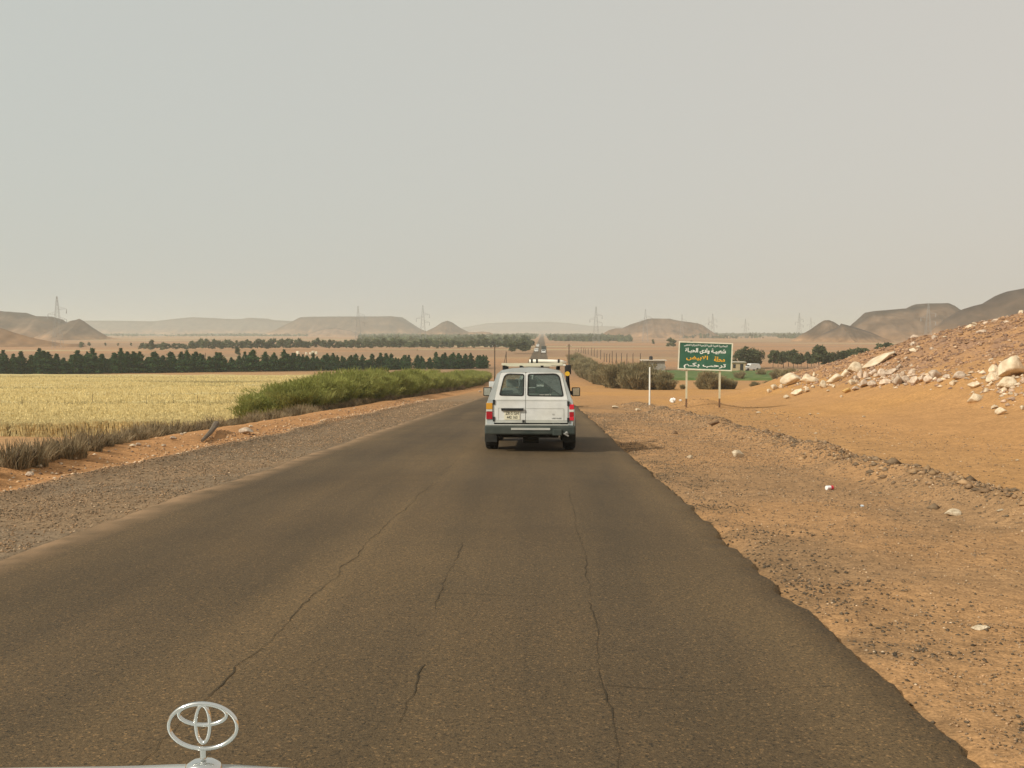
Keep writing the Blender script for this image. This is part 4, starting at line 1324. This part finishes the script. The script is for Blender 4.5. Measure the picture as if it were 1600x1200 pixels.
# ------------------------------------------------------------------ huts and their surroundings
M_block = noise_mat("grey_block_wall", (.24, .23, .19), (.31, .29, .24), scale=1.5, rough=.9)
M_roof = noise_mat("pale_roof_slab", (.48, .42, .33), (.55, .49, .39), scale=2)
M_tan = noise_mat("tan_mud_wall", (.45, .33, .19), (.55, .42, .26), scale=1.2, rough=.9)
M_dark = mat("dark_opening", (.03, .028, .025), .9)
M_black = mat("black_tank_plastic", (.02, .02, .022), .4)
def hut():
    D = 248; a = on(1003, D); b = on(1039, D); wd = b.x - a.x
    root = empty("block_hut", (a.x, D, a.z - .05))
    H = CAM_Z + ray(1020, 563.5).z * D - a.z
    H = max(H, 2.0)
    MB().box(.3, wd, 0, 4.5, -.3, H).build("wall", M_block, root)
    MB().box(-.1, wd + .5, -.5, 4.9, H + .003, H + .22).build("roof", M_roof, root)
    wn = MB().box(wd * .52, wd * .52 + .8, -.04, .05, H * .45, H * .85).build("window", M_dark, root)
    f = MB(); x0 = wd * .52
    f.box(x0 - .1, x0 + .9, -.07, -.045, H * .85, H * .85 + .12).box(x0 - .1, x0 + .9, -.07, -.045, H * .45 - .12, H * .45)
    f.build("frame", M_roof, wn)
    MB().box(wd * .2, wd * .2 + .9, -.04, .05, -.02, H * .82).build("door", M_dark, root)
    t = MB(); cx = wd * .42
    t.tube((cx, 1.5, H + .22), (cx, 1.5, H + 1.0), .45, .45, 14).tube((cx, 1.5, H + 1.0), (cx, 1.5, H + 1.15), .43, .2, 14)
    t.build("water_tank", M_black, root)
    tag(root, "grey block hut with a flat pale roof and black water tank", "hut")
    D = 236; a = on(1140, D); b = on(1165, D); wd = b.x - a.x
    root = empty("mud_hut", (a.x, D, a.z - .05))
    H = max(CAM_Z + ray(1150, 566).z * D - a.z, 1.8)
    MB().box(0, wd, 0, 3.5, -.3, H).build("wall", M_tan, root)
    MB().box(-.2, wd + .15, -.3, 3.7, H + .003, H + .14).build("roof", M_roof, root)
    MB().box(wd * .66, wd * .66 + .75, -.04, .05, -.02, H * .85).build("door", M_dark, root)
    MB().box(wd * .22, wd * .22 + .6, -.04, .05, H * .45, H * .82).build("window", M_dark, root)
    tag(root, "low tan mud hut partly hidden behind the green sign", "hut")
hut()
# pale sacks on the orange plain
M_sack = noise_mat("pale_sack", (.66, .60, .42), (.78, .72, .55), scale=2)
for k, (px, wd, ht) in enumerate([(465.5, 4.2, 4.5), (479, 3, 3.6), (489.5, 4.5, 5), (494.5, 3.2, 4), (485.5, 2.5, 3.2)]):
    y = 418 + rnd.uniform(-6, 6); p = on(px, y); s = y / FPX
    bx = MB().box(-wd * s / 2, wd * s / 2, -.5, .5, -.1, ht * s)
    o = bx.build("pale_bale", M_sack, bevel=.18); o.location = p; o.rotation_euler = (0, rnd.uniform(-.08, .08), rnd.uniform(-.5, .5))
    tag(o, "small pale bale standing on the orange plain behind the windbreak", "bale", "pale bales on the plain")
# ------------------------------------------------------------------ four-wheel-drive car
def dusty_paint(name, c, rough=.38):
    return noise_mat(name, c, tuple(v * f for v, f in zip(c, (.93, .90, .84))), scale=1.5, detail=5, rough=rough, spec=.5, layers=((7, .94, 1.03), (2.2, .88, 1.05)))
M_paint = dusty_paint("white_car_paint", (.70, .71, .68))  # whiter than the body: the strong light on the doors is put into the colour
M_body = dusty_paint("silver_white_paint", (.41, .44, .43), .3)
M_silver = dusty_paint("silver_lower_paint", (.46, .47, .43))
M_tyre = noise_mat("dusty_tyre", (.022, .022, .02), (.05, .045, .036), scale=9, rough=.9)
M_rim = mat("steel_rim", (.35, .34, .31), .5, .6)
M_bump = noise_mat("dull_green_bumper", (.038, .048, .042), (.075, .082, .068), scale=3, rough=.6)
M_rubber = mat("black_rubber", (.02, .021, .02), .7)
M_under = noise_mat("dirty_underbody", (.02, .022, .02), (.045, .042, .035), scale=6, rough=.9)
M_amber = mat("amber_lens", (.62, .30, .03), .2, 0, .6); M_redl = mat("red_lens", (.36, .012, .02), .18, 0, .6)
M_redb = mat("bright_red_lens", (.62, .02, .04), .18, 0, .6); M_clear = mat("clear_lens", (.62, .60, .52), .2, 0, .6)
M_mirror = mat("mirror_glass", (.62, .68, .62), .08, .8); M_chrome = mat("chrome", (.75, .75, .74), .12, 1.0)
M_seat = noise_mat("seat_cloth", (.26, .27, .24), (.38, .38, .34), scale=8); M_cloth = mat("pale_cloth", (.55, .55, .48), .9)
M_rack = noise_mat("cream_rack_paint", (.58, .55, .40), (.68, .65, .50), scale=4, rough=.5)
M_roll = noise_mat("white_canvas_roll", (.76, .73, .62), (.82, .80, .70), scale=5, rough=.8)
M_plate = mat("plate_cream", (.66, .62, .46), .5); M_plate_t = mat("plate_ink", (.06, .06, .05), .6)
M_yellow = mat("yellow_plastic", (.75, .45, .04), .4)
def glass_mat():
    m = bpy.data.materials.new("dusty_tinted_glass"); m.use_nodes = True
    t = m.node_tree; N = t.nodes; L = t.links
    b = N["Principled BSDF"]; b.inputs["Base Color"].default_value = (.13, .155, .142, 1); b.inputs["Roughness"].default_value = .08
    b.inputs["Specular IOR Level"].default_value = .6
    tr = N.new("ShaderNodeBsdfTransparent"); tr.inputs[0].default_value = (.84, .90, .87, 1)
    tc = N.new("ShaderNodeTexCoord"); nz = N.new("ShaderNodeTexNoise"); nz.inputs["Scale"].default_value = 5
    L.new(tc.outputs["Object"], nz.inputs["Vector"])
    mr = N.new("ShaderNodeMapRange"); mr.inputs[3].default_value = .86; mr.inputs[4].default_value = .62
    L.new(nz.outputs[0], mr.inputs[0])
    mx = N.new("ShaderNodeMixShader")
    L.new(mr.outputs[0], mx.inputs[0]); L.new(b.outputs[0], mx.inputs[1]); L.new(tr.outputs[0], mx.inputs[2])
    L.new(mx.outputs[0], N["Material Output"].inputs[0])
    return m
M_glass = glass_mat()

PROF = [(0, .42), (.80, .42), (.90, .50), (.925, .78), (.905, 1.08), (.875, 1.16), (.70, 1.70), (.60, 1.79), (.35, 1.84), (0, 1.855)]
def car_sections():
    secs = []
    def full(y, k=1.0, tip=0.0):
        secs.append([(x * k, y + max(0, z - 1.16) * tip, z) for x, z in PROF])
    full(.10, .985, .17); full(.16, 1.0, .15)
    for y in (.62, .72, 1.62, 1.74, 2.62, 2.74): full(y)
    # windscreen: the pillar line goes from roof front to scuttle
    secs.append([(x, y, z) for (x, z), y in zip(PROF, [3.0] * 6 + [2.82, 2.84, 2.86, 2.87])])
    secs.append([(x, 3.42, z) for x, z in PROF[:5]] + [(.875, 3.42, 1.15), (.80, 3.40, 1.19), (.72, 3.40, 1.21), (.4, 3.42, 1.225), (0, 3.43, 1.23)])
    secs.append([(x, 4.45, z) for x, z in PROF[:4]] + [(.90, 4.45, 1.0), (.86, 4.45, 1.05), (.78, 4.45, 1.09), (.7, 4.45, 1.10), (.4, 4.46, 1.12), (0, 4.47, 1.125)])
    secs.append([(x * .95, 4.70, z) for x, z in PROF[:3]] + [(.87, 4.70, .78), (.86, 4.70, .92), (.82, 4.69, .98), (.74, 4.68, 1.01), (.66, 4.68, 1.02), (.4, 4.68, 1.03), (0, 4.68, 1.035)])
    return secs
def make_car():
    root = empty("four_wheel_drive_car")
    secs = car_sections(); n = len(PROF)
    body = MB(); glass_q = []; lower = MB(); lower2 = MB()
    def mirror(p): return (-p[0], p[1], p[2])
    for i in range(len(secs) - 1):
        for j in range(n - 1):
            q = [secs[i][j], secs[i][j + 1], secs[i + 1][j + 1], secs[i + 1][j]]
            side_glass = j == 5 and i in (3, 5)
            screen = i == 8 and j >= 6
            door_q = i in (7,) and j == 5
            if side_glass or door_q or screen: glass_q.append((q, screen)); 
            elif j in (1, 2): lower.add(q, [(0, 1, 2, 3)]); lower2.add([mirror(p) for p in q], [(3, 2, 1, 0)])
            else: body.add(q, [(0, 1, 2, 3)]).add([mirror(p) for p in q], [(3, 2, 1, 0)])
    # nose
    nose = secs[-1]
    body.add(nose + [mirror(p) for p in reversed(nose[1:-1])], [tuple(range(2 * n - 2))])
    body.build("body", M_body, root); lower.build("lower_body", M_silver, root); lower2.build("lower_body", M_silver, root)
    for q, scr in glass_q:
        c = sum((Vector(p) for p in q), Vector()) / 4
        if scr:
            if q[0][0] > .65: 
                pass
        for flip in (False, True):
            qq = [mirror(p) for p in q] if flip else q
            MB().add(qq, [(0, 1, 2, 3)]).build("windscreen" if scr else "side_window", M_glass, root)
    # rear wall with door opening
    yr = lambda x, z: .10 + max(0, z - 1.14) * .17
    half = [(x * .985, z) for x, z in PROF]
    outer = half[1:] + [(-x, z) for x, z in reversed(half[1:-1])]
    outer = [(x, z) for x, z in outer]
    dl = [(-.75, .63), (.79, .63), (.79, 1.14), (.655, 1.74), (-.615, 1.74), (-.75, 1.14)]
    for sx in (1, -1):
        inn = [(0, 1.74), (.655, 1.74), (.79, 1.14), (.79, .63), (0, .63)] if sx > 0 else [(0, 1.74), (-.615, 1.74), (-.75, 1.14), (-.75, .63), (0, .63)]
        up = [(sx * x, z) for x, z in half if z >= 1.16]; lo_ = [(sx * x, z) for x, z in half if .42 < z < 1.15]
        xb = sx * .885
        pil = MB()
        plate(pil, [(xb, 1.14)] + up + inn[:3], [], yr, .02)
        plate(pil, [(sx * .79, .42)] + lo_ + [(xb, 1.14)] + inn[2:4] + [(inn[3][0], .42)][:0], [], yr, .02)
        pil.build("rear_pillar", M_body, root)
    SP = -.092
    win_l = rough_poly([(-.645, 1.235), (-.135, 1.225), (-.125, 1.70), (-.535, 1.715)], [.05, .05, .05, .12])
    win_r = rough_poly([(-.055, 1.225), (.70, 1.215), (.605, 1.715), (-.045, 1.705)], [.05, .05, .12, .05])
    yd = lambda x, z: yr(x, z) - .010
    ld = [(-.745, .635), (SP - .005, .635), (SP - .005, 1.735), (-.612, 1.735), (-.745, 1.14)]
    rd = [(SP + .005, .635), (.785, .635), (.785, 1.14), (.652, 1.735), (SP + .005, 1.735)]
    for poly, wn in ((ld, win_l), (rd, win_r)):
        lowp = [p for p in poly if p[1] < 1.0]; xl_, xr_ = min(p[0] for p in lowp), max(p[0] for p in lowp)
        d = MB(); plate(d, rough_poly([(xl_, .635), (xr_, .635), (xr_, 1.139), (xl_, 1.139)], [.03, .03, 0, 0]), [], yd, .03)
        dr = d.build("rear_door", M_paint, root)
        tp = [p for p in poly if p[1] > 1.5]; tl_, tr_x = min(p[0] for p in tp), max(p[0] for p in tp)
        d = MB(); plate(d, rough_poly([(xl_, 1.141), (xr_, 1.141), (tr_x, 1.735), (tl_, 1.735)], [0, 0, .03, .03]), [wn], yd, .03)
        d.build("window_surround", M_paint, dr)
        cen = (sum(p[0] for p in wn) / len(wn), sum(p[1] for p in wn) / len(wn))
        sc = lambda k: [(cen[0] + (x - cen[0]) * k[0], cen[1] + (z - cen[1]) * k[1]) for x, z in wn]
        wdt = max(p[0] for p in wn) - min(p[0] for p in wn); hgt = max(p[1] for p in wn) - min(p[1] for p in wn)
        big = sc((1 + .012 / wdt, 1 + .012 / hgt)); small = sc((1 - .04 / wdt, 1 - .04 / hgt))
        sl = MB(); plate(sl, big, [small], lambda x, z: yr(x, z) - .016, .02); sl.build("window_seal", M_rubber, dr)
        gl_ = MB(); plate(gl_, sc((1 - .02 / wdt, 1 - .02 / hgt)), [], lambda x, z: yr(x, z) - .004, .004); gl_.build("window", M_glass, dr)
        if poly is ld:
            MB().box(-.60, -.14, .045, .09, .905, .955).build("handle_bar", M_rubber, dr)
            pl = MB().box(-.535, -.215, .076, .089, .705, .895).build("licence_plate", M_plate, dr)
            for body_, zz, wd in (("ZR-5 GH", .845, .27), ("442 163", .758, .22)):
                o = link_mesh("plate_lettering", text_mesh(body_, wd, .065, 0, .01), M_plate_t, dr)
                o.location = (-.375, .073, zz)
            MB().box(-.66, -.10, .0865, .0885, .955, .962).build("crease_shade", M_silver, dr)  # thin darker strips paint the shade of the grooves pressed into the doors
            MB().box(-.665, -.655, .0865, .0885, .70, .955).build("crease_shade", M_silver, dr)
            MB().box(-.16, -.115, .07, .09, .645, .70).build("lock", M_rubber, dr)
        else:
            MB().box(-.08, .70, .0865, .0885, .945, .953).build("crease_shade", M_silver, dr)
            MB().box(.70, .712, .0865, .0885, .70, .945).build("crease_shade", M_silver, dr)
            o = link_mesh("badge_lettering", text_mesh("LAND CRUISER", .20, .028, 0, .01, .2), M_rubber, dr); o.location = (.555, .085, .735)
            o = link_mesh("badge_lettering", text_mesh("GX", .05, .03, 0, .01), M_rim, dr); o.location = (.49, .085, .82)
            st = MB()
            for k in range(9):
                st.box(.20 + .027 * k, .20 + .027 * k + (.020 if k % 4 != 3 else .008), .0905, .092, 1.243, 1.255)
            st.build("window_sticker", M_clear, dr)
        MB().box(poly[0][0] if poly is ld else SP + .006, SP - .006 if poly is ld else .785, .0865, .0885, 1.118, 1.128).build("crease_shade", M_silver, dr)
        # lower sill part of the door reads darker: painted silver
        MB().box(-.742 if poly is ld else SP + .006, SP - .006 if poly is ld else .782, .082, .0888, .638, .70).build("lower_panel", M_silver, dr)
    for (x, z) in ((-.755, 1.09), (-.755, .72), (.795, 1.06), (.795, .70)):
        MB().box(x - .022, x + .022, .07, .10, z - .05, z + .05).build("hinge", M_rubber, root, bevel=.006)
    # lamps
    tl = empty("tail_light", parent=root)
    MB().box(-.915, -.785, .08, .11, .93, 1.07).build("indicator_lens", M_amber, tl, bevel=.008)
    MB().box(-.915, -.785, .08, .11, .885, .927).build("reverse_lens", M_clear, tl, bevel=.006)
    MB().box(-.915, -.785, .08, .11, .715, .882).build("brake_lens", M_redl, tl, bevel=.008)
    tl2 = empty("tail_light", parent=root)
    MB().box(.82, .915, .08, .11, .93, 1.04).build("indicator_lens", M_redb, tl2, bevel=.008)
    MB().box(.82, .915, .08, .11, .875, .927).build("reverse_lens", M_clear, tl2, bevel=.006)
    MB().box(.82, .915, .08, .11, .775, .872).build("brake_lens", M_redl, tl2, bevel=.008)
    MB().box(.82, .915, .08, .11, .69, .773).build("brake_lens", M_redb, tl2, bevel=.008)  # red glow at the lamp's lower end, painted as a brighter lens colour
    # bumper
    bp = MB().box(-.94, .94, -.09, .12, .39, .585).build("rear_bumper", M_bump, root, bevel=.035)
    MB().box(-.93, .80, -.06, .12, .588, .606).build("bumper_lip", M_silver, bp)
    MB().box(-.39, .42, -.105, -.088, .49, .535).build("step_strip", M_silver, bp)
    MB().box(.47, .66, -.13, -.088, .37, .51).build("tow_box", M_bump, bp, bevel=.02)
    MB().tube((.76, -.12, .40), (.76, -.05, .46), .035, .03, 8).tube((.80, -.13, .36), (.70, -.10, .42), .018, .018, 6).build("tow_hook", M_rim, bp)
    # underside
    ub = MB()
    ub.box(-.62, .60, .25, 1.0, .30, .44)
    ub.box(-.5, .5, 1.4, 4.2, .34, .45)
    ub.build("chassis", M_under, root, bevel=.03)
    ax = MB().tube((-.75, .95, .37), (.75, .95, .37), .055, .055, 10)
    ax.lathe_x([(-.14, .08), (-.06, .16), (.06, .16), (.14, .08)], .06, .95, .36, 12); ax.build("rear_axle", M_under, root, smooth=False)
    MB().tube((.38, .02, .36), (.38, 1.2, .36), .035, .035, 8).build("exhaust_pipe", M_under, root)
    MB().tube((-.15, .5, .27), (.18, .5, .27), .10, .10, 10).build("silencer", M_under, root)
    for sx in (-1, 1):
        MB().box(sx * .83 - .13, sx * .83 + .13, .36, .375, .20, .44).build("mud_flap", M_under, root)
    # wheels
    for yy in (.95, 3.80):
        for sx in (-1, 1):
            wh = empty("wheel", (sx * .835, yy, .39), parent=root)
            MB().lathe_x([(-.135, .25), (-.135, .34), (-.11, .375), (-.06, .389), (.06, .389), (.11, .375), (.135, .34), (.135, .25)], 0, 0, 0, 32).build("tyre", M_tyre, wh)
            MB().lathe_x([(sx * .10, .24), (sx * .138, .235), (sx * .142, .21), (sx * .09, .18), (sx * .10, .06), (sx * .14, .05)], 0, 0, 0, 20).build("rim", M_rim, wh)
            tr_ = MB()
            for k in range(32):
                a = 2 * math.pi * k / 32
                c, s_ = math.cos(a), math.sin(a)
                for xx in (-.085, .03):
                    V = []
                    for (dx, da, rr) in [(0, -.05, .385), (.06, -.02, .385), (.06, .07, .385), (0, .04, .385), (0, -.05, .397), (.06, -.02, .397), (.06, .07, .397), (0, .04, .397)]:
                        V.append((xx + dx, rr * math.cos(a + da), rr * math.sin(a + da)))
                    tr_.add(V, [(4, 5, 6, 7), (0, 1, 5, 4), (1, 2, 6, 5), (2, 3, 7, 6), (3, 0, 4, 7)])
            tag(tr_.build("tread", M_tyre, wh), kind="stuff")
            # arch lining
            fl = MB(); V = []; m = 18
            for k in range(m + 1):
                a = math.pi * (-.08 + 1.16 * k / m)
                for rr, xo in ((.50, .93), (.44, .93), (.44, .955), (.50, .955)):
                    V.append((sx * xo, yy + rr * math.cos(a), max(.40 + rr * math.sin(a), .40)))
            Fc = []
            for k in range(m):
                for q in range(4): Fc.append((4 * k + q, 4 * k + (q + 1) % 4, 4 * k + 4 + (q + 1) % 4, 4 * k + 4 + q))
            fl.add(V, Fc).build("wheel_flare", M_silver, root)
            MB().add([(sx * .929, yy + .445 * math.cos(math.pi * k / 16), .42 + .445 * math.sin(math.pi * k / 16)) for k in range(17)], [tuple(range(17))]).build("wheel_arch", M_under, root)
    # mirrors
    for sx in (-1, 1):
        mr_ = empty("door_mirror", (sx * .885, 3.05, 1.22), parent=root)
        MB().box(min(0, sx * .10), max(0, sx * .10), -.02, .05, -.03, .07).build("bracket", M_rubber, mr_)
        MB().box(min(sx * .07, sx * .27), max(sx * .07, sx * .27), -.01, .09, -.06, .16).build("housing", M_rubber, mr_, bevel=.025)
        MB().box(min(sx * .092, sx * .25), max(sx * .092, sx * .25), -.016, -.011, -.04, .14).build("mirror_glass", M_mirror, mr_)
    ex = empty("towing_mirror", (-.90, 3.25, 1.36), parent=root)
    MB().box(-.13, .03, 0, .06, .02, .16).build("housing", M_paint, ex, bevel=.015)
    MB().box(-.11, .03, 0, .05, -.05, .005).build("lower_housing", M_paint, ex, bevel=.012)
    # snorkel on the right pillar
    sn = empty("snorkel", (.90, 3.32, 1.1), parent=root)
    MB().path([(.0, .15, 0), (-.01, .0, .18), (-.04, -.12, .45), (-.05, -.16, .66)], .045, 8).build("tube", M_rubber, sn)
    MB().box(-.11, .04, -.26, -.06, .60, .84).build("intake_head", M_rubber, sn, bevel=.03)
    MB().tube((-.05, -.275, .62), (-.05, -.235, .62), .058, .058, 14).build("reflector", M_yellow, sn)
    # seats seen through the back glass
    for x, yy in ((-.42, 1.5), (.42, 1.5), (-.42, 2.4), (.42, 2.4), (0, 1.5)):
        st_ = empty("seat", (x, yy, .9), parent=root)
        MB().box(-.22, .22, -.06, .06, -.3, .48).build("backrest", M_seat, st_, bevel=.03)
        MB().box(-.13, .13, -.04, .05, .50, .68).build("headrest", M_seat, st_, bevel=.03)
    MB().box(-.7, .72, .35, 1.2, .7, 1.27).build("luggage", M_seat, root, bevel=.05)
    MB().box(.10, .42, .5, .8, 1.272, 1.42).build("folded_blanket", mat("green_blanket", (.08, .20, .12), .9), root, bevel=.04)
    MB().box(.46, .66, .45, .75, 1.272, 1.36).build("paper_bag", M_cloth, root, bevel=.03)
    MB().box(-.62, -.36, .45, .75, 1.272, 1.34).build("folded_blanket", mat("blue_blanket", (.20, .26, .32), .9), root, bevel=.03)
    MB().box(-.24, -.14, .9, 1.05, 1.27, 1.58).build("hanging_cloth", M_cloth, root, bevel=.02)
    # roof rack and canvas roll
    rk = empty("roof_rack", parent=root)
    for yy in (.32, 2.55): MB().box(-.60, .68, yy - .025, yy + .025, 1.895, 1.945).build("end_bar", M_rack, rk)
    for x in (-.585, .665): MB().box(x - .02, x + .02, .345, 2.525, 1.90, 1.94).build("side_rail", M_rack, rk)
    for k in range(6): MB().box(-.565, .645, .6 + .3 * k, .65 + .3 * k, 1.89, 1.915).build("slat", M_rack, rk)
    for yy in (.45, 1.4, 2.4):
        for x in (-.56, .60, -.2, .25): MB().box(x - .03, x + .03, yy, yy + .05, 1.80, 1.892).build("foot", M_rubber, rk)
    ro = MB().path([(-.02, .42, 1.985), (.2, .42, 1.99), (.45, .42, 1.985), (.66, .42, 1.975), (.74, .5, 1.95)], .042, 10).build("canvas_roll", M_roll, root, smooth=True)
    for x in (.03, .14, .60): MB().lathe_x([(-.02, .048), (.02, .048)], x, .42, 1.987, 12).build("strap", M_rubber, ro)
    MB().box(.45, .75, .30, .5, 1.88, 1.92).build("folded_canvas", M_roll, root, bevel=.015)
    return root

slope = math.atan(-.045)
car = make_car()
CY = 1.6 * FPX / (703 - 588.0) - 1.05
car.location = (ray(828, 690).x * CY, CY, ztop(-.3, CY) - .005)
car.rotation_euler = (slope, 0, 0)
car.scale = (1, 1, .955)
tag(car, "white boxy four-wheel-drive car with roof rack seen from behind on the road", "car")
car2 = copy_tree(car)
car2.location = (-.45, 51.0, ztop(-.4, 51.0) - .005)
tag(car2, "similar white four-wheel-drive car driving hidden in front of the near one", "car")

# far vehicles: small enough to need only their outline
def small_car(kind, paint):
    mb = MB()
    if kind == "wagon":
        prof = [(0, .35), (0, 1.05), (.35, 1.75), (2.6, 1.8), (3.2, 1.15), (4.3, 1.0), (4.4, .35)]
    elif kind == "pickup":
        prof = [(0, .4), (0, 1.0), (1.9, 1.0), (2.0, 1.7), (3.2, 1.7), (3.8, 1.1), (4.9, 1.0), (5.0, .4)]
    else:
        prof = [(0, .5), (0, 2.9), (5.2, 2.9), (5.25, 2.3), (6.6, 2.2), (6.9, 1.2), (7.0, .5)]
    hw = 1.15 if kind == "truck" else .88
    n = len(prof)
    V = [(-hw, y, z) for y, z in prof] + [(hw, y, z) for y, z in prof]
    mb.add(V, [tuple(range(n)), tuple(reversed(range(n, 2 * n)))] + [(k, (k + 1) % n, n + (k + 1) % n, n + k) for k in range(n)])
    return mb
M_blue = dusty_paint("dull_blue_paint", (.10, .12, .15)); 
def put_small(name, kind, paint, x, y, rz, label, cat, group=None):
    z = ztop(x, y) if RXL < x < RXR else gz(x, y)
    root = empty(name, (x, y, z), (0, 0, rz))
    small_car(kind, paint).build("body", paint, root, bevel=.06)
    L_ = 7.0 if kind == "truck" else 4.6
    hw = 1.0 if kind == "truck" else .78
    for yy in (.9, L_ - 1.1):
        for sx in (-1, 1): MB().lathe_x([(-.12, .30), (-.1, .36), (.1, .36), (.12, .30)], sx * hw, yy, .36, 14).build("wheel", M_tyre, root)
    if kind != "truck":
        MB().box(-.66, .66, -.02 + (.15 if kind == "wagon" else 1.93), .06 + (.15 if kind == "wagon" else 1.93), 1.18, 1.58).build("rear_window", M_dark, root)
        MB().box(-.70, .70, 3.02 if kind == "wagon" else 3.45, 3.2 if kind == "wagon" else 3.6, 1.2, 1.5).build("windscreen", M_dark, root)
    tag(root, label, cat, group)
put_small("pickup_truck", "pickup", M_paint, .35, 430, 0, "pale vehicle with dark rear heading away on the far road", "car")
put_small("van", "truck", M_bump, .55, 455, 0, "dark boxy lorry just ahead of the pale vehicle on the far road", "lorry")
put_small("passenger_car", "wagon", M_paint, -3.0, 470, math.pi, "white car coming along the far road in the opposite lane", "car")
put_small("passenger_car", "wagon", M_paint, -3.1, 620, math.pi, "second white oncoming car, farther up the straight road", "car")
for px, y, rz, kind, lab in [(1172, 247, 1.2, "pickup", "white pickup parked beside the tan hut under the trees"), (1186, 247, 1.9, "wagon", "white car parked right of the pickup under the trees"),
                             (1040, 251, 1.4, "pickup", "low white vehicle parked beside the grey block hut")]:
    p = on(px, y); put_small("parked_car", kind, M_paint, p.x, y, rz, lab, "car")

# ------------------------------------------------------------------ bonnet and ornament of the car the photo is taken from
def bonnet():
    dist = 1.34
    d = ray(318, 1196)
    cx = d.x * dist; z0 = CAM_Z + d.z * dist
    root = empty("camera_car_front", (cx, dist, 0))
    # bonnet skin: highest along the front centre ridge, falling forward to the grille
    xs = np.linspace(-.78, .78, 33); ys = np.array([-.75, -.5, -.3, -.15, -.07, -.03, 0, .03, .06, .085, .10])
    zs_ = np.array([.045, .03, .015, .004, 0, 0, 0, -.008, -.03, -.075, -.16])
    gx, gy = np.meshgrid(xs, ys)
    gzz = z0 - .004 + np.repeat(zs_[:, None], len(xs), 1) - .05 * (np.abs(gx) / .78) ** 2.6 - .0168
    ridge = np.exp(-(gx / .10) ** 2) * .006
    gzz = gzz + ridge + .012
    me = mesh_np("bonnet", np.stack([gx, gy, gzz], -1).reshape(-1, 3), grid_faces(33, len(ys)))
    link_mesh("bonnet", me, M_body, root, smooth=True)
    MB().box(-.76, .76, .05, .09, .50, z0 - .15).build("grille_panel", M_bump, root)
    MB().box(-.85, .85, .02, .20, .42, .58).build("front_bumper", M_bump, root, bevel=.03)
    for sx in (-1, 1):
        MB().box(min(sx * .775, sx * .88), max(sx * .775, sx * .88), -.75, .06, .5, z0 - .12).build("wing", M_paint, root, bevel=.03)
        MB().lathe_x([(-.13, .25), (-.12, .36), (-.06, .389), (.06, .389), (.12, .36), (.13, .25)], sx * .80, -.35, .39, 24).build("wheel", M_tyre, root)
    M_emb = noise_mat("satin_chrome", (.66, .67, .64), (.78, .78, .75), scale=20, rough=.16, metal=1.0, spec=.5)
    s = dist / FPX
    top = CAM_Z + ray(318, 1096).z * dist; bot = CAM_Z + ray(318, 1173).z * dist
    cz = (top + bot) / 2; ry_ = (top - bot) / 2 - .003; rx_ = 59.0 * s - .003
    em = empty("emblem", (0, 0, cz), parent=root)
    def ell(a, b, zc, r, name):
        pts = [(a * math.cos(t), 0, zc + b * math.sin(t)) for t in np.linspace(0, 2 * math.pi, 56, endpoint=False)]
        mb = MB().path(pts, r, 8, True)
        return mb.build(name, M_emb, em, smooth=True)
    ell(rx_, ry_, 0, .0030, "outer_ring")
    ell(rx_ * .70, ry_ * .46, ry_ * .52, .0030, "upper_oval")
    ell(rx_ * .205, ry_ * .83, ry_ * .10, .0030, "upright_oval")
    MB().tube((0, 0, -ry_ - .001), (0, 0, -ry_ - .014), .0048, .0045, 10).build("stem", M_emb, em)
    MB().add([(math.cos(t) * r_, math.sin(t) * r_ * .8, zz) for r_, zz in ((.026, bot - cz - .028), (.024, bot - cz - .018), (.014, bot - cz - .0135), (.004, bot - cz - .013)) for t in np.linspace(0, 2 * math.pi, 20, endpoint=False)],
             [(i * 20 + k, i * 20 + (k + 1) % 20, (i + 1) * 20 + (k + 1) % 20, (i + 1) * 20 + k) for i in range(3) for k in range(20)] + [tuple(range(60, 80))]).build("foot", M_emb, em, smooth=True)
    tag(root, "white bonnet edge carrying an upright chrome oval-ring ornament", "car")
bonnet()
# ------------------------------------------------------------------ haze
def build_haze():
    mb = MB().box(-7100, 7100, -500, 7100, -11.0, 62)
    m = bpy.data.materials.new("dust_haze"); m.use_nodes = True
    t = m.node_tree
    for n in list(t.nodes): t.nodes.remove(n)
    out = t.nodes.new("ShaderNodeOutputMaterial")
    pv = t.nodes.new("ShaderNodeVolumePrincipled")
    pv.inputs["Color"].default_value = (.90, .93, .88, 1)
    pv.inputs["Density"].default_value = HAZE
    pv.inputs["Anisotropy"].default_value = 0.2
    t.links.new(pv.outputs[0], out.inputs["Volume"])
    o = mb.build("haze", m)
    tag(o, kind="stuff")
HAZE = 3.0e-4
build_haze()
